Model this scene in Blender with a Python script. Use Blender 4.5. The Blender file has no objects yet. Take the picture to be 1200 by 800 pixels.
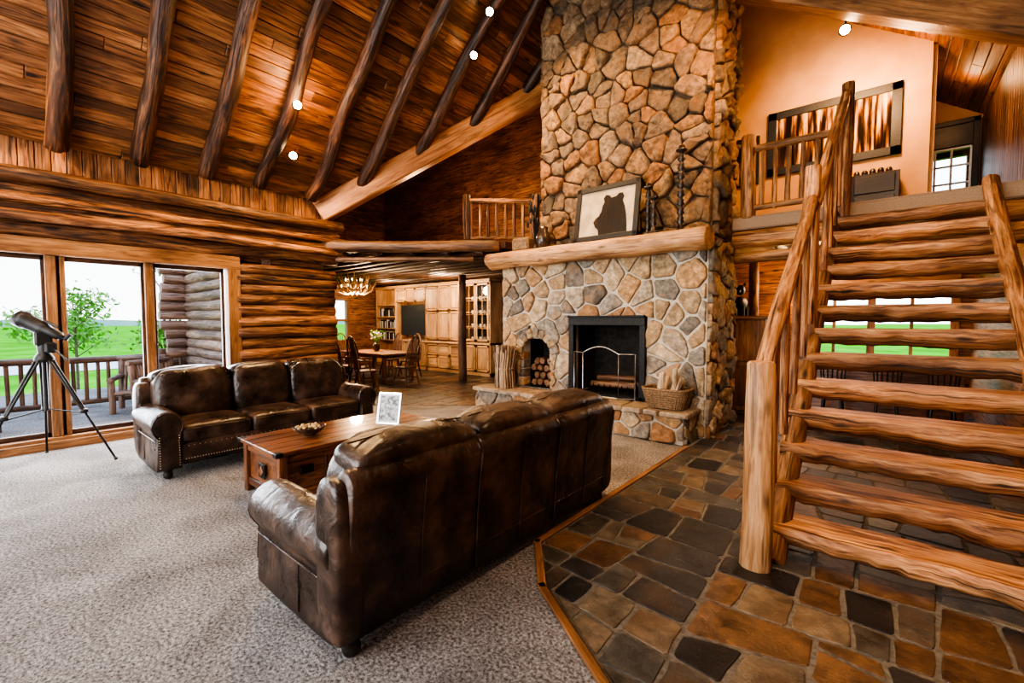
import bpy, bmesh, math, random
from mathutils import Matrix, Vector, noise
R0=random.Random(7)
V=Vector
# ------------------------------------------------------------------ materials
def newmat(name):
    m=bpy.data.materials.new(name); m.use_nodes=True
    nt=m.node_tree; b=nt.nodes['Principled BSDF']
    return m,nt,b
def N(nt,t,**k):
    n=nt.nodes.new(t)
    for a,v in k.items():
        setattr(n,a,v)
    return n
def ramp(nt,stops,interp='LINEAR'):
    r=N(nt,'ShaderNodeValToRGB'); cr=r.color_ramp; cr.interpolation=interp
    while len(cr.elements)<len(stops): cr.elements.new(0.5)
    for e,(p,c) in zip(cr.elements,stops):
        e.position=p; e.color=(c[0],c[1],c[2],1)
    return r
def coords(nt,scale,attr=True):
    mp=N(nt,'ShaderNodeMapping'); mp.inputs['Scale'].default_value=scale
    if attr:
        a=N(nt,'ShaderNodeAttribute'); a.attribute_name='tc'; nt.links.new(a.outputs['Vector'],mp.inputs[0])
    else:
        a=N(nt,'ShaderNodeTexCoord'); nt.links.new(a.outputs['Object'],mp.inputs[0])
    return mp
def rndnode(nt):
    a=N(nt,'ShaderNodeAttribute'); a.attribute_name='rnd'; return a.outputs['Fac']
def mathn(nt,op,a,b=None,c=None):
    n=N(nt,'ShaderNodeMath',operation=op)
    for i,x in enumerate((a,b,c)):
        if x is None: continue
        if isinstance(x,(int,float)): n.inputs[i].default_value=x
        else: nt.links.new(x,n.inputs[i])
    return n.outputs[0]
def mixc(nt,a,b,mode='MULTIPLY',fac=1.0):
    mx=N(nt,'ShaderNodeMix',data_type='RGBA',blend_type=mode)
    if isinstance(fac,(int,float)): mx.inputs[0].default_value=fac
    else: nt.links.new(fac,mx.inputs[0])
    nt.links.new(a,mx.inputs[6])
    if isinstance(b,tuple): mx.inputs[7].default_value=b
    else: nt.links.new(b,mx.inputs[7])
    return mx.outputs[2]
def desat(c,k=.07):
    l=.3*c[0]+.6*c[1]+.1*c[2]; return tuple(x*(1-k)+l*k for x in c)
def wood(name,c1,c2,c3,rough=.5,sc=1.0,bump=.25,knots=.6,var=.5,coat=0.0,checks=.6):
    c1,c2,c3=desat(c1),desat(c2),desat(c3)
    m,nt,b=newmat(name); L=nt.links
    mp=coords(nt,(22*sc,22*sc,2.0*sc))
    n1=N(nt,'ShaderNodeTexNoise'); n1.inputs['Scale'].default_value=1; n1.inputs['Detail'].default_value=8; n1.inputs['Roughness'].default_value=.66; n1.inputs['Distortion'].default_value=1.3
    L.new(mp.outputs[0],n1.inputs['Vector'])
    r=ramp(nt,[(.35,c1),(.5,c2),(.64,c3)]); L.new(n1.outputs['Fac'],r.inputs[0])
    mp2=coords(nt,(6*sc,6*sc,2.0*sc))
    vo=N(nt,'ShaderNodeTexVoronoi'); vo.inputs['Scale'].default_value=1.15; L.new(mp2.outputs[0],vo.inputs['Vector'])
    kr=ramp(nt,[(.07,(1-knots,)*3),(.2,(1,1,1))]); L.new(vo.outputs['Distance'],kr.inputs[0])
    n2=N(nt,'ShaderNodeTexNoise'); n2.inputs['Scale'].default_value=.5; n2.inputs['Detail'].default_value=5; L.new(mp2.outputs[0],n2.inputs['Vector'])
    pr=ramp(nt,[(.3,(.38,.33,.29)),(.7,(1.38,1.36,1.32))]); L.new(n2.outputs['Fac'],pr.inputs[0])
    mp3=coords(nt,(34*sc,34*sc,1.1*sc)); n4=N(nt,'ShaderNodeTexNoise'); n4.inputs['Scale'].default_value=1; n4.inputs['Detail'].default_value=4; L.new(mp3.outputs[0],n4.inputs['Vector'])
    cr=ramp(nt,[(.36,(1-checks,)*3),(.42,(1,1,1))]); L.new(n4.outputs['Fac'],cr.inputs[0])
    c=mixc(nt,r.outputs[0],kr.outputs[0]); c=mixc(nt,c,pr.outputs[0],fac=.85); c=mixc(nt,c,cr.outputs[0])
    hs=N(nt,'ShaderNodeHueSaturation'); L.new(c,hs.inputs['Color'])
    v=mathn(nt,'MULTIPLY_ADD',rndnode(nt),var,1-var/2); L.new(v,hs.inputs['Value'])
    L.new(hs.outputs[0],b.inputs['Base Color'])
    b.inputs['Roughness'].default_value=rough; b.inputs['Coat Weight'].default_value=coat
    h=mathn(nt,'ADD',n1.outputs['Fac'],cr.outputs[0])
    bp=N(nt,'ShaderNodeBump'); bp.inputs['Strength'].default_value=bump; bp.inputs['Distance'].default_value=.014
    L.new(h,bp.inputs['Height']); L.new(bp.outputs[0],b.inputs['Normal'])
    return m
def stone(name,cols,rough=.75,nsc=9,bump=.6,dist=.02,dark=.5,stain=None):
    m,nt,b=newmat(name); L=nt.links
    k=len(cols); r=ramp(nt,[(i/k,c) for i,c in enumerate(cols)],'CONSTANT'); L.new(rndnode(nt),r.inputs[0])
    mp=coords(nt,(1,1,1))
    n1=N(nt,'ShaderNodeTexNoise'); n1.inputs['Scale'].default_value=nsc; n1.inputs['Detail'].default_value=10; n1.inputs['Roughness'].default_value=.74; L.new(mp.outputs[0],n1.inputs['Vector'])
    pr=ramp(nt,[(.35,(dark,dark*.95,dark*.9)),(.5,(.92,.90,.87)),(.65,(1.65,1.6,1.52))]); L.new(n1.outputs['Fac'],pr.inputs[0])
    c=mixc(nt,r.outputs[0],pr.outputs[0])
    n3=N(nt,'ShaderNodeTexNoise'); n3.inputs['Scale'].default_value=nsc*.35; n3.inputs['Detail'].default_value=4; L.new(mp.outputs[0],n3.inputs['Vector'])
    r3=ramp(nt,[(.5,(0,0,0)),(.66,(1,1,1))]); L.new(n3.outputs['Fac'],r3.inputs[0])
    st=stain or cols[-1]
    c=mixc(nt,c,(*st,1),'MIX',mathn(nt,'MULTIPLY',r3.outputs[0],.55))
    L.new(c,b.inputs['Base Color']); b.inputs['Roughness'].default_value=rough
    bp=N(nt,'ShaderNodeBump'); bp.inputs['Strength'].default_value=bump; bp.inputs['Distance'].default_value=dist
    L.new(n1.outputs['Fac'],bp.inputs['Height']); L.new(bp.outputs[0],b.inputs['Normal'])
    return m
def noisy(name,c1,c2,scale=20,rough=.8,bump=.2,dist=.01,metal=0,detail=4,spec=None):
    m,nt,b=newmat(name); L=nt.links
    mp=coords(nt,(1,1,1),False)
    n1=N(nt,'ShaderNodeTexNoise'); n1.inputs['Scale'].default_value=scale; n1.inputs['Detail'].default_value=detail; L.new(mp.outputs[0],n1.inputs['Vector'])
    r=ramp(nt,[(.35,c1),(.65,c2)]); L.new(n1.outputs['Fac'],r.inputs[0]); L.new(r.outputs[0],b.inputs['Base Color'])
    b.inputs['Roughness'].default_value=rough; b.inputs['Metallic'].default_value=metal
    if bump:
        bp=N(nt,'ShaderNodeBump'); bp.inputs['Strength'].default_value=bump; bp.inputs['Distance'].default_value=dist
        L.new(n1.outputs['Fac'],bp.inputs['Height']); L.new(bp.outputs[0],b.inputs['Normal'])
    return m
def emis(name,c,s):
    m,nt,b=newmat(name); b.inputs['Base Color'].default_value=(*c,1)
    b.inputs['Emission Color'].default_value=(*c,1); b.inputs['Emission Strength'].default_value=s
    return m
M={}
M['log']=wood('log_honey',(.11,.038,.012),(.33,.15,.05),(.50,.26,.10),.55,1,.5,.7,.5)
M['stair']=wood('log_stair_wood',(.085,.028,.010),(.33,.14,.048),(.56,.30,.125),.55,1.1,.7,.8,.6,0,.75)
M['newel']=wood('newel_post_wood',(.24,.105,.04),(.48,.25,.10),(.62,.38,.18),.5,.9,.5,.8,.3,0,.5)
M['rafter']=wood('log_rafter_wood',(.013,.006,.003),(.065,.025,.010),(.22,.09,.034),.48,.8,.8,.5,.4)
M['beam']=wood('beam_wood',(.24,.09,.03),(.42,.18,.06),(.52,.25,.09),.5,.7,.2,.5,.2,0,.35)
M['ceil']=wood('pine_ceiling_boards',(.07,.024,.007),(.235,.09,.027),(.36,.155,.05),.5,.9,.2,.9,.95)
M['wall']=wood('pine_wall_logs',(.03,.010,.004),(.21,.08,.025),(.44,.205,.07),.55,.8,.9,.85,.9,0,.85)
M['wallboard']=wood('wall_boards',(.075,.025,.008),(.27,.105,.033),(.43,.195,.068),.55,1,.4,.9,.9,0,.7)
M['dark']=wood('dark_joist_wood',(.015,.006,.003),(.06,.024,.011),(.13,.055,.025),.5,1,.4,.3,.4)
M['trim']=wood('trim_wood',(.17,.068,.022),(.30,.135,.046),(.40,.20,.073),.5,1,.15,.5,.3,0,.3)
M['post']=wood('brown_post_wood',(.06,.025,.01),(.17,.08,.035),(.26,.14,.065),.5,1,.3,.5,.3)
M['cab']=wood('maple_cabinet_wood',(.46,.25,.11),(.60,.36,.17),(.7,.46,.25),.4,.8,.08,.2,.2,0,.1)
M['table']=wood('coffee_table_wood',(.065,.018,.006),(.18,.06,.019),(.30,.115,.037),.32,1.2,.15,.7,.6,.3)
M['deck']=wood('deck_wood',(.2,.19,.18),(.32,.3,.29),(.42,.40,.39),.7,1,.2,.2,.3)
M['exlog']=wood('exterior_log_wood',(.10,.055,.04),(.25,.155,.11),(.38,.26,.18),.6,1,.4,.4,.4)
M['birch']=wood('firewood',(.25,.16,.09),(.5,.38,.24),(.7,.58,.42),.7,1,.4,.4,.6)
M['kindling']=wood('kindling_wood',(.10,.06,.035),(.28,.19,.12),(.48,.36,.25),.7,1,.4,.4,1.0)
M['blackwood']=wood('black_wood',(.01,.007,.005),(.02,.012,.008),(.035,.02,.012),.35,1,.1,.1,.2)
M['sidewall']=wood('dark_siding',(.04,.016,.008),(.11,.047,.02),(.19,.085,.038),.4,1,.3,.4,.8)
M['chair']=wood('chair_wood',(.06,.028,.014),(.17,.08,.038),(.30,.16,.08),.35,1,.1,.2,.2)
lowcols=[(.37,.235,.13),(.26,.23,.19),(.41,.28,.155),(.18,.16,.135),(.37,.30,.22),(.32,.17,.08),(.48,.37,.24),(.24,.20,.16),(.34,.24,.14),(.14,.115,.095),(.43,.26,.125)]
M['stlow']=stone('fireplace_stone',lowcols,nsc=11,bump=1.0,dist=.03,dark=.42,stain=(.35,.205,.10))
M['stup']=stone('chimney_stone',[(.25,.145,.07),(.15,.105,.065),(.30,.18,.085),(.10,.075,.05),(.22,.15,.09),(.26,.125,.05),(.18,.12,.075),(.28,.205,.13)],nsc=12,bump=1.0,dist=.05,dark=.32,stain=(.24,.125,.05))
M['slate']=stone('slate_stone',[(.080,.060,.043),(.030,.030,.032),(.145,.080,.042),(.060,.055,.046),(.155,.118,.080),(.013,.014,.017),(.105,.055,.028),(.068,.066,.060),(.125,.104,.076),(.022,.022,.023)],.32,7,.8,.02,.32,stain=(.12,.066,.032))
M['hearthtop']=stone('hearth_slab_stone',[(.24,.18,.13),(.18,.135,.1),(.28,.21,.14)],.5)
M['mortar']=noisy('mortar_light',(.40,.35,.28),(.57,.51,.42),30,.9,.5)
M['mortarup']=noisy('mortar_joint_shade',(.05,.035,.022),(.11,.075,.048),30,.9,.5)  # mortar colour darkened so the chimney joints read as deep shadow
M['grout']=noisy('slate_grout',(.085,.075,.06),(.16,.14,.112),40,.9,.4)
M['plaster']=noisy('orange_plaster',(.46,.25,.105),(.54,.31,.14),3,.85,.05)
M['iron']=noisy('black_iron',(.012,.011,.01),(.025,.022,.02),40,.45,.1,.005,.7)
M['soot']=noisy('firebrick_soot',(.012,.01,.009),(.035,.028,.022),14,.9,.4)
M['brass']=noisy('nailhead_brass',(.35,.27,.17),(.55,.45,.3),60,.3,.0,.005,1)
M['white']=noisy('white_paint',(.7,.7,.68),(.8,.8,.78),10,.5,0)
M['paper']=noisy('picture_mat_tan',(.40,.30,.19),(.55,.44,.30),6,.8,0)
M['photo']=noisy('photo_black_white',(.02,.02,.02),(.5,.5,.5),30,.4,0,detail=2)
M['black']=noisy('matte_black',(.008,.008,.008),(.018,.017,.016),30,.5,.05)
M['wicker']=noisy('wicker',(.10,.055,.025),(.3,.19,.1),60,.7,.6)
M['ceramic']=noisy('dark_ceramic',(.03,.02,.015),(.08,.05,.03),12,.25,0)
M['potpourri']=noisy('potpourri',(.25,.12,.04),(.6,.45,.25),60,.8,.4)
M['antler']=noisy('antler',(.28,.17,.08),(.55,.40,.23),20,.5,.1)
M['loftcarpet']=noisy('loft_carpet',(.24,.165,.11),(.34,.24,.165),120,.95,.5)
M['leaf']=noisy('tree_leaves',(.08,.24,.03),(.2,.46,.08),3,.6,0)
M['bark']=noisy('tree_bark',(.08,.06,.04),(.16,.12,.09),20,.9,.5)
M['hill']=noisy('distant_hills',(.22,.34,.40),(.30,.42,.44),.05,.9,0)
M['paved']=noisy('paved_drive',(.5,.5,.5),(.6,.6,.58),1,.8,0)
M['bulb']=emis('lamp_bulb_glow',(1,.70,.36),60)
M['candle']=emis('chandelier_bulb_glow',(1,.62,.28),12)
M['shade']=emis('lamp_shade_glow',(1,.5,.18),6)
M['steel']=noisy('steel',(.35,.35,.36),(.5,.5,.5),30,.3,0,metal=1)
def stripes():
    m,nt,b=newmat('forest_painting'); L=nt.links
    mp=coords(nt,(11,11,.9),False)
    n1=N(nt,'ShaderNodeTexNoise'); n1.inputs['Scale'].default_value=1.7; n1.inputs['Detail'].default_value=5; L.new(mp.outputs[0],n1.inputs['Vector'])
    r=ramp(nt,[(.42,(.010,.006,.004)),(.50,(.07,.03,.012)),(.56,(.28,.13,.04)),(.66,(.55,.40,.20))],); L.new(n1.outputs['Fac'],r.inputs[0]); L.new(r.outputs[0],b.inputs['Base Color']); b.inputs['Roughness'].default_value=.95; b.inputs['Specular IOR Level'].default_value=.1
    return m
M['painting']=stripes()
def leather():
    m,nt,b=newmat('brown_leather'); L=nt.links
    mp=coords(nt,(1,1,1),False)
    n1=N(nt,'ShaderNodeTexNoise'); n1.inputs['Scale'].default_value=4.5; n1.inputs['Detail'].default_value=7; n1.inputs['Roughness'].default_value=.6; L.new(mp.outputs[0],n1.inputs['Vector'])
    r=ramp(nt,[(.34,(.012,.007,.005)),(.5,(.038,.022,.015)),(.68,(.115,.066,.042))]); L.new(n1.outputs['Fac'],r.inputs[0]); L.new(r.outputs[0],b.inputs['Base Color'])
    rr=ramp(nt,[(.3,(.24,)*3),(.7,(.4,)*3)]); L.new(n1.outputs['Fac'],rr.inputs[0]); L.new(rr.outputs[0],b.inputs['Roughness'])
    n2=N(nt,'ShaderNodeTexNoise'); n2.inputs['Scale'].default_value=7; n2.inputs['Detail'].default_value=5; n2.inputs['Distortion'].default_value=1.5; L.new(mp.outputs[0],n2.inputs['Vector'])
    vo=N(nt,'ShaderNodeTexVoronoi'); vo.inputs['Scale'].default_value=170; L.new(mp.outputs[0],vo.inputs['Vector'])
    b1=N(nt,'ShaderNodeBump'); b1.inputs['Strength'].default_value=.6; b1.inputs['Distance'].default_value=.02; L.new(n2.outputs['Fac'],b1.inputs['Height'])
    b2=N(nt,'ShaderNodeBump'); b2.inputs['Strength'].default_value=.25; b2.inputs['Distance'].default_value=.002; L.new(vo.outputs['Distance'],b2.inputs['Height']); L.new(b1.outputs[0],b2.inputs['Normal'])
    L.new(b2.outputs[0],b.inputs['Normal']); return m
M['leather']=leather()
def carpet():
    m,nt,b=newmat('grey_carpet'); L=nt.links
    mp=coords(nt,(1,1,1),False)
    n1=N(nt,'ShaderNodeTexNoise'); n1.inputs['Scale'].default_value=55; n1.inputs['Detail'].default_value=5; n1.inputs['Roughness'].default_value=.7; L.new(mp.outputs[0],n1.inputs['Vector'])
    n2=N(nt,'ShaderNodeTexNoise'); n2.inputs['Scale'].default_value=1.6; n2.inputs['Detail'].default_value=6; n2.inputs['Distortion'].default_value=1; L.new(mp.outputs[0],n2.inputs['Vector'])
    r=ramp(nt,[(.35,(.085,.078,.073)),(.5,(.31,.29,.277)),(.65,(.58,.555,.535))]); L.new(n1.outputs['Fac'],r.inputs[0])
    r2=ramp(nt,[(.35,(.72,.705,.69)),(.65,(1.2,1.18,1.16))]); L.new(n2.outputs['Fac'],r2.inputs[0])
    L.new(mixc(nt,r.outputs[0],r2.outputs[0]),b.inputs['Base Color']); b.inputs['Roughness'].default_value=.95; b.inputs['Specular IOR Level'].default_value=.1
    bp=N(nt,'ShaderNodeBump'); bp.inputs['Strength'].default_value=1; bp.inputs['Distance'].default_value=.03; L.new(n1.outputs['Fac'],bp.inputs['Height']); L.new(bp.outputs[0],b.inputs['Normal'])
    return m
M['carpet']=carpet()
def grass():
    m,nt,b=newmat('lawn_grass'); L=nt.links
    mp=coords(nt,(1,1,1),False)
    n1=N(nt,'ShaderNodeTexNoise'); n1.inputs['Scale'].default_value=.35; n1.inputs['Detail'].default_value=8; L.new(mp.outputs[0],n1.inputs['Vector'])
    r=ramp(nt,[(.3,(.05,.26,.01)),(.6,(.12,.42,.025)),(.8,(.24,.48,.07))]); L.new(n1.outputs['Fac'],r.inputs[0]); L.new(r.outputs[0],b.inputs['Base Color']); b.inputs['Roughness'].default_value=1; b.inputs['Specular IOR Level'].default_value=0
    return m
M['grass']=grass()
def glass():
    m=bpy.data.materials.new('window_glass'); m.use_nodes=True; nt=m.node_tree; nt.nodes.clear()
    o=N(nt,'ShaderNodeOutputMaterial'); t=N(nt,'ShaderNodeBsdfTransparent'); g=N(nt,'ShaderNodeBsdfGlossy'); g.inputs['Roughness'].default_value=.02
    mx=N(nt,'ShaderNodeMixShader'); mx.inputs[0].default_value=.05
    nt.links.new(t.outputs[0],mx.inputs[1]); nt.links.new(g.outputs[0],mx.inputs[2]); nt.links.new(mx.outputs[0],o.inputs[0]); return m
M['glass']=glass()

# ------------------------------------------------------------------ mesh builder
class MB:
    def __init__(s): s.v=[];s.f=[];s.tc=[];s.rn=[];s.fm=[];s.fs=[]
    def add(s,vs,fs,tc=None,rnd=None,mat=0,smooth=True):
        o=len(s.v); s.v+=[tuple(v) for v in vs]
        if rnd is None: rnd=R0.random()
        s.tc+=[tuple(t) for t in (tc if tc is not None else vs)]; s.rn+=[rnd]*len(vs)
        s.f+=[tuple(i+o for i in f) for f in fs]; s.fm+=[mat]*len(fs); s.fs+=[smooth]*len(fs)
    def box(s,c,size,R=None,grain=None,mat=0,bv=.006,rnd=None):
        h=[x/2 for x in size]; bv=min(bv,min(h)*.6)
        if grain is None: grain=max(range(3),key=lambda i:size[i])
        R=R or Matrix.Identity(3); c=V(c); vs=[];idx={};tc=[]
        off=V((R0.uniform(0,40),R0.uniform(0,40),R0.uniform(0,40)))
        for sx in(-1,1):
            for sy in(-1,1):
                for sz in(-1,1):
                    sg=(sx,sy,sz)
                    for a in range(3):
                        p=V([sg[k]*(h[k] if k==a else h[k]-bv) for k in range(3)])
                        idx[(sg,a)]=len(vs); vs.append(c+R@p)
                        q=[p[(grain+1)%3],p[(grain+2)%3],p[grain]]; tc.append(V(q)+off)
        fs=[]
        for a in range(3):
            b,d=(a+1)%3,(a+2)%3
            for sa in(-1,1):
                def mk(sb,sd):
                    g=[0,0,0]; g[a]=sa;g[b]=sb;g[d]=sd; return tuple(g)
                q=[idx[(mk(-1,-1),a)],idx[(mk(1,-1),a)],idx[(mk(1,1),a)],idx[(mk(-1,1),a)]]
                fs.append(q if sa>0 else q[::-1])
                for sb in(-1,1):
                    q=[idx[(mk(sb,-1),a)],idx[(mk(sb,1),a)],idx[(mk(sb,1),b)],idx[(mk(sb,-1),b)]]
                    fs.append(q if sa*sb<0 else q[::-1])
        for sx in(-1,1):
            for sy in(-1,1):
                for sz in(-1,1):
                    g=(sx,sy,sz); q=[idx[(g,0)],idx[(g,1)],idx[(g,2)]]
                    fs.append(q if sx*sy*sz>0 else q[::-1])
        s.add(vs,fs,tc,rnd,mat,False)
    def bx(s,x0,x1,y0,y1,z0,z1,**k):
        s.box(((x0+x1)/2,(y0+y1)/2,(z0+z1)/2),(abs(x1-x0),abs(y1-y0),abs(z1-z0)),**k)
    def tube(s,pts,rs,seg=8,mat=0,rnd=None,noise_amp=0,cap=True,sq=(1,1),flat=None):
        pts=[V(p) for p in pts]; n=len(pts)
        if not isinstance(rs,(list,tuple)): rs=[rs]*n
        off=V((R0.uniform(0,40),R0.uniform(0,40),R0.uniform(0,40)))
        d=(pts[1]-pts[0]).normalized(); up=V((0,0,1)) if abs(d.z)<.95 else V((0,1,0))
        a=d.cross(up).normalized(); vs=[];tc=[];L=0
        if rnd is None: rnd=R0.random()
        for i,p in enumerate(pts):
            if i==0: t=pts[1]-pts[0]
            elif i==n-1: t=pts[-1]-pts[-2]
            else: t=pts[i+1]-pts[i-1]
            t.normalize(); a=(a-t*a.dot(t)).normalized(); b=a.cross(t).normalized()
            if i: L+=(pts[i]-pts[i-1]).length
            for k in range(seg):
                th=2*math.pi*k/seg; r=rs[i]
                if noise_amp: r*=1+noise_amp*noise.noise(V((math.cos(th)*1.3,math.sin(th)*1.3,L*1.8))+off)*2
                q=a*math.cos(th)*r*sq[0]+b*math.sin(th)*r*sq[1]
                w=p+q
                if flat is not None: w.z=min(w.z,flat)
                vs.append(w); tc.append(V((math.cos(th)*r,math.sin(th)*r,L))+off)
        fs=[]
        for i in range(n-1):
            for k in range(seg):
                k2=(k+1)%seg; fs.append((i*seg+k,i*seg+k2,(i+1)*seg+k2,(i+1)*seg+k))
        s.add(vs,fs,tc,rnd,mat,True)
        if cap:
            for i in(0,n-1):
                cv=[vs[i*seg+k] for k in range(seg)]; ct=[tc[i*seg+k] for k in range(seg)]
                s.add(cv,[tuple(range(seg))],ct,.9,mat,False)
    def log(s,p0,p1,r0,r1=None,seg=14,mat=0,amp=.07,bend=.012,step=.22,rnd=None,sq=(1,1),flat=None):
        p0=V(p0);p1=V(p1); r1=r0 if r1 is None else r1; L=(p1-p0).length; n=max(3,int(L/step)+1)
        off=V((R0.uniform(0,40),)*3); pts=[];rs=[]
        for i in range(n):
            t=i/(n-1); w=V((noise.noise(off+V((t*L*.7,0,0))),noise.noise(off+V((0,t*L*.7,5))),noise.noise(off+V((7,0,t*L*.7)))))*bend*2
            pts.append(p0.lerp(p1,t)+w); rs.append(r0+(r1-r0)*t)
        d=(p1-p0).normalized()
        pts=[pts[0]]+pts+[pts[-1]]
        pts[0]=pts[1]-d*.012; pts[-1]=pts[-2]+d*.012
        rs=[rs[0]*.88]+rs+[rs[-1]*.88]
        s.tube(pts,rs,seg,mat,rnd,amp,True,sq,flat)
    def lathe(s,c,prof,seg=20,R=None,mat=0,rnd=None):
        R=R or Matrix.Identity(3); c=V(c); vs=[]
        for r,z in prof:
            for k in range(seg):
                th=2*math.pi*k/seg; vs.append(c+R@V((r*math.cos(th),r*math.sin(th),z)))
        fs=[]
        for i in range(len(prof)-1):
            for k in range(seg):
                k2=(k+1)%seg; fs.append((i*seg+k,i*seg+k2,(i+1)*seg+k2,(i+1)*seg+k))
        fs.append(tuple(range(seg))[::-1]); fs.append(tuple(range((len(prof)-1)*seg,len(prof)*seg)))
        s.add(vs,fs,None,rnd,mat,True)
    def sup(s,c,size,R=None,e1=.5,e2=.35,nu=36,nv=18,mat=0,fn=None):
        R=R or Matrix.Identity(3); c=V(c); vs=[]
        def pw(x,e): return math.copysign(abs(x)**e,x)
        for j in range(nv+1):
            et=-math.pi/2+math.pi*j/nv
            for i in range(nu):
                w=2*math.pi*i/nu
                p=V((size[0]/2*pw(math.cos(et),e1)*pw(math.cos(w),e2),size[1]/2*pw(math.cos(et),e1)*pw(math.sin(w),e2),size[2]/2*pw(math.sin(et),e1)))
                if fn: p=fn(p)
                vs.append(c+R@p)
        fs=[]
        for j in range(nv):
            for i in range(nu):
                i2=(i+1)%nu; fs.append((j*nu+i,j*nu+i2,(j+1)*nu+i2,(j+1)*nu+i))
        s.add(vs,fs,None,None,mat,True)
    def extr(s,prof,O,A,B,E,st,mat=0):
        O=V(O);A=V(A);B=V(B);E=V(E); cx=sum(p[0] for p in prof)/len(prof); cy=sum(p[1] for p in prof)/len(prof); vs=[]
        for e,sc in st:
            for a,b in prof:
                vs.append(O+A*(cx+(a-cx)*sc)+B*(cy+(b-cy)*sc)+E*e)
        n=len(prof); fs=[]
        for i in range(len(st)-1):
            for k in range(n):
                k2=(k+1)%n; fs.append((i*n+k,i*n+k2,(i+1)*n+k2,(i+1)*n+k))
        fs.append(tuple(range(n))[::-1]); fs.append(tuple(range((len(st)-1)*n,len(st)*n)))
        s.add(vs,fs,None,None,mat,True)
    def quad(s,pts,mat=0,tc=None,rnd=.5): s.add(pts,[tuple(range(len(pts)))],tc,rnd,mat,False)
    def mesh(s,name,mats,fix=True):
        me=bpy.data.meshes.new(name); me.from_pydata(s.v,[],s.f)
        for m in mats: me.materials.append(M[m])
        me.polygons.foreach_set('material_index',s.fm); me.polygons.foreach_set('use_smooth',s.fs)
        a=me.attributes.new('tc','FLOAT_VECTOR','POINT'); a.data.foreach_set('vector',[x for t in s.tc for x in t])
        a=me.attributes.new('rnd','FLOAT','POINT'); a.data.foreach_set('value',s.rn)
        if fix:
            bm=bmesh.new(); bm.from_mesh(me); bmesh.ops.recalc_face_normals(bm,faces=bm.faces); bm.to_mesh(me); bm.free()
        me.update(); return me
    def obj(s,name,mats,mat=None,parent=None,fix=True):
        o=bpy.data.objects.new(name,s.mesh(name,mats,fix)); bpy.context.scene.collection.objects.link(o)
        if mat is not None: o.matrix_world=mat
        if parent: o.parent=parent
        return o
def inst(me,name,M4):
    o=bpy.data.objects.new(name,me); bpy.context.scene.collection.objects.link(o); o.matrix_world=M4; return o
def TR(x,y,z,rz=0): return Matrix.Translation((x,y,z))@Matrix.Rotation(math.radians(rz),4,'Z')
def rz(a): return Matrix.Rotation(math.radians(a),3,'Z')
def rx(a): return Matrix.Rotation(math.radians(a),3,'X')
def ry(a): return Matrix.Rotation(math.radians(a),3,'Y')

# ------------------------------------------------------------------ 2d helpers
def clip(poly,nx,ny,d):
    out=[]; n=len(poly)
    for i in range(n):
        a=poly[i];b=poly[(i+1)%n]; da=nx*a[0]+ny*a[1]-d; db=nx*b[0]+ny*b[1]-d
        if da<=0: out.append(a)
        if (da<0<db) or (db<0<da):
            t=da/(da-db); out.append((a[0]+(b[0]-a[0])*t,a[1]+(b[1]-a[1])*t))
    return out
def area(p):
    return .5*sum(p[i][0]*p[(i+1)%len(p)][1]-p[(i+1)%len(p)][0]*p[i][1] for i in range(len(p))) if len(p)>2 else 0
def inset(p,g):
    q=p; n=len(p)
    for i in range(n):
        a=p[i];b=p[(i+1)%n]; ex,ey=b[0]-a[0],b[1]-a[1]; l=math.hypot(ex,ey)
        if l<1e-5: continue
        nx,ny=ey/l,-ex/l; q=clip(q,nx,ny,nx*a[0]+ny*a[1]-g)
        if len(q)<3: return []
    return q
def chaikin(p,k=.22):
    out=[]; n=len(p)
    for i in range(n):
        a=p[i];b=p[(i+1)%n]
        out.append((a[0]+(b[0]-a[0])*k,a[1]+(b[1]-a[1])*k)); out.append((a[0]+(b[0]-a[0])*(1-k),a[1]+(b[1]-a[1])*(1-k)))
    return out
def subdiv(p,mx=.07,amp=.006,seed=0):
    out=[]; n=len(p)
    for i in range(n):
        a=p[i];b=p[(i+1)%n]; l=math.hypot(b[0]-a[0],b[1]-a[1]); k=max(1,int(l/mx))
        for j in range(k):
            t=j/k; x=a[0]+(b[0]-a[0])*t; y=a[1]+(b[1]-a[1])*t
            out.append((x+amp*2*noise.noise(V((x*11,y*11,seed))),y+amp*2*noise.noise(V((x*11,y*11,seed+7)))))
    return out
def voro(W,H,cell,asp=1.25,jit=.42):
    cx=cell*asp; cy=cell/asp*1.0; seeds=[]
    ny=int(H/cy)+3; nx=int(W/cx)+3
    for j in range(-1,ny):
        for i in range(-1,nx):
            if R0.random()<.18: continue
            seeds.append(((i+.5+(j%2)*.5+R0.uniform(-jit,jit))*cx,(j+.5+R0.uniform(-jit,jit))*cy))
    cells=[]
    for i,(sx,sy) in enumerate(seeds):
        if not(-cell<sx<W+cell and -cell<sy<H+cell): continue
        p=[(0,0),(W,0),(W,H),(0,H)]
        for j,(tx,ty) in enumerate(seeds):
            if i==j: continue
            dx,dy=tx-sx,ty-sy; l=math.hypot(dx,dy)
            if l>cell*4 or l<1e-6: continue
            nx_,ny_=dx/l,dy/l; p=clip(p,nx_,ny_,nx_*(sx+tx)/2+ny_*(sy+ty)/2)
            if len(p)<3: break
        if len(p)>=3 and area(p)>cell*cell*.05: cells.append(p)
    return cells
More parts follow.
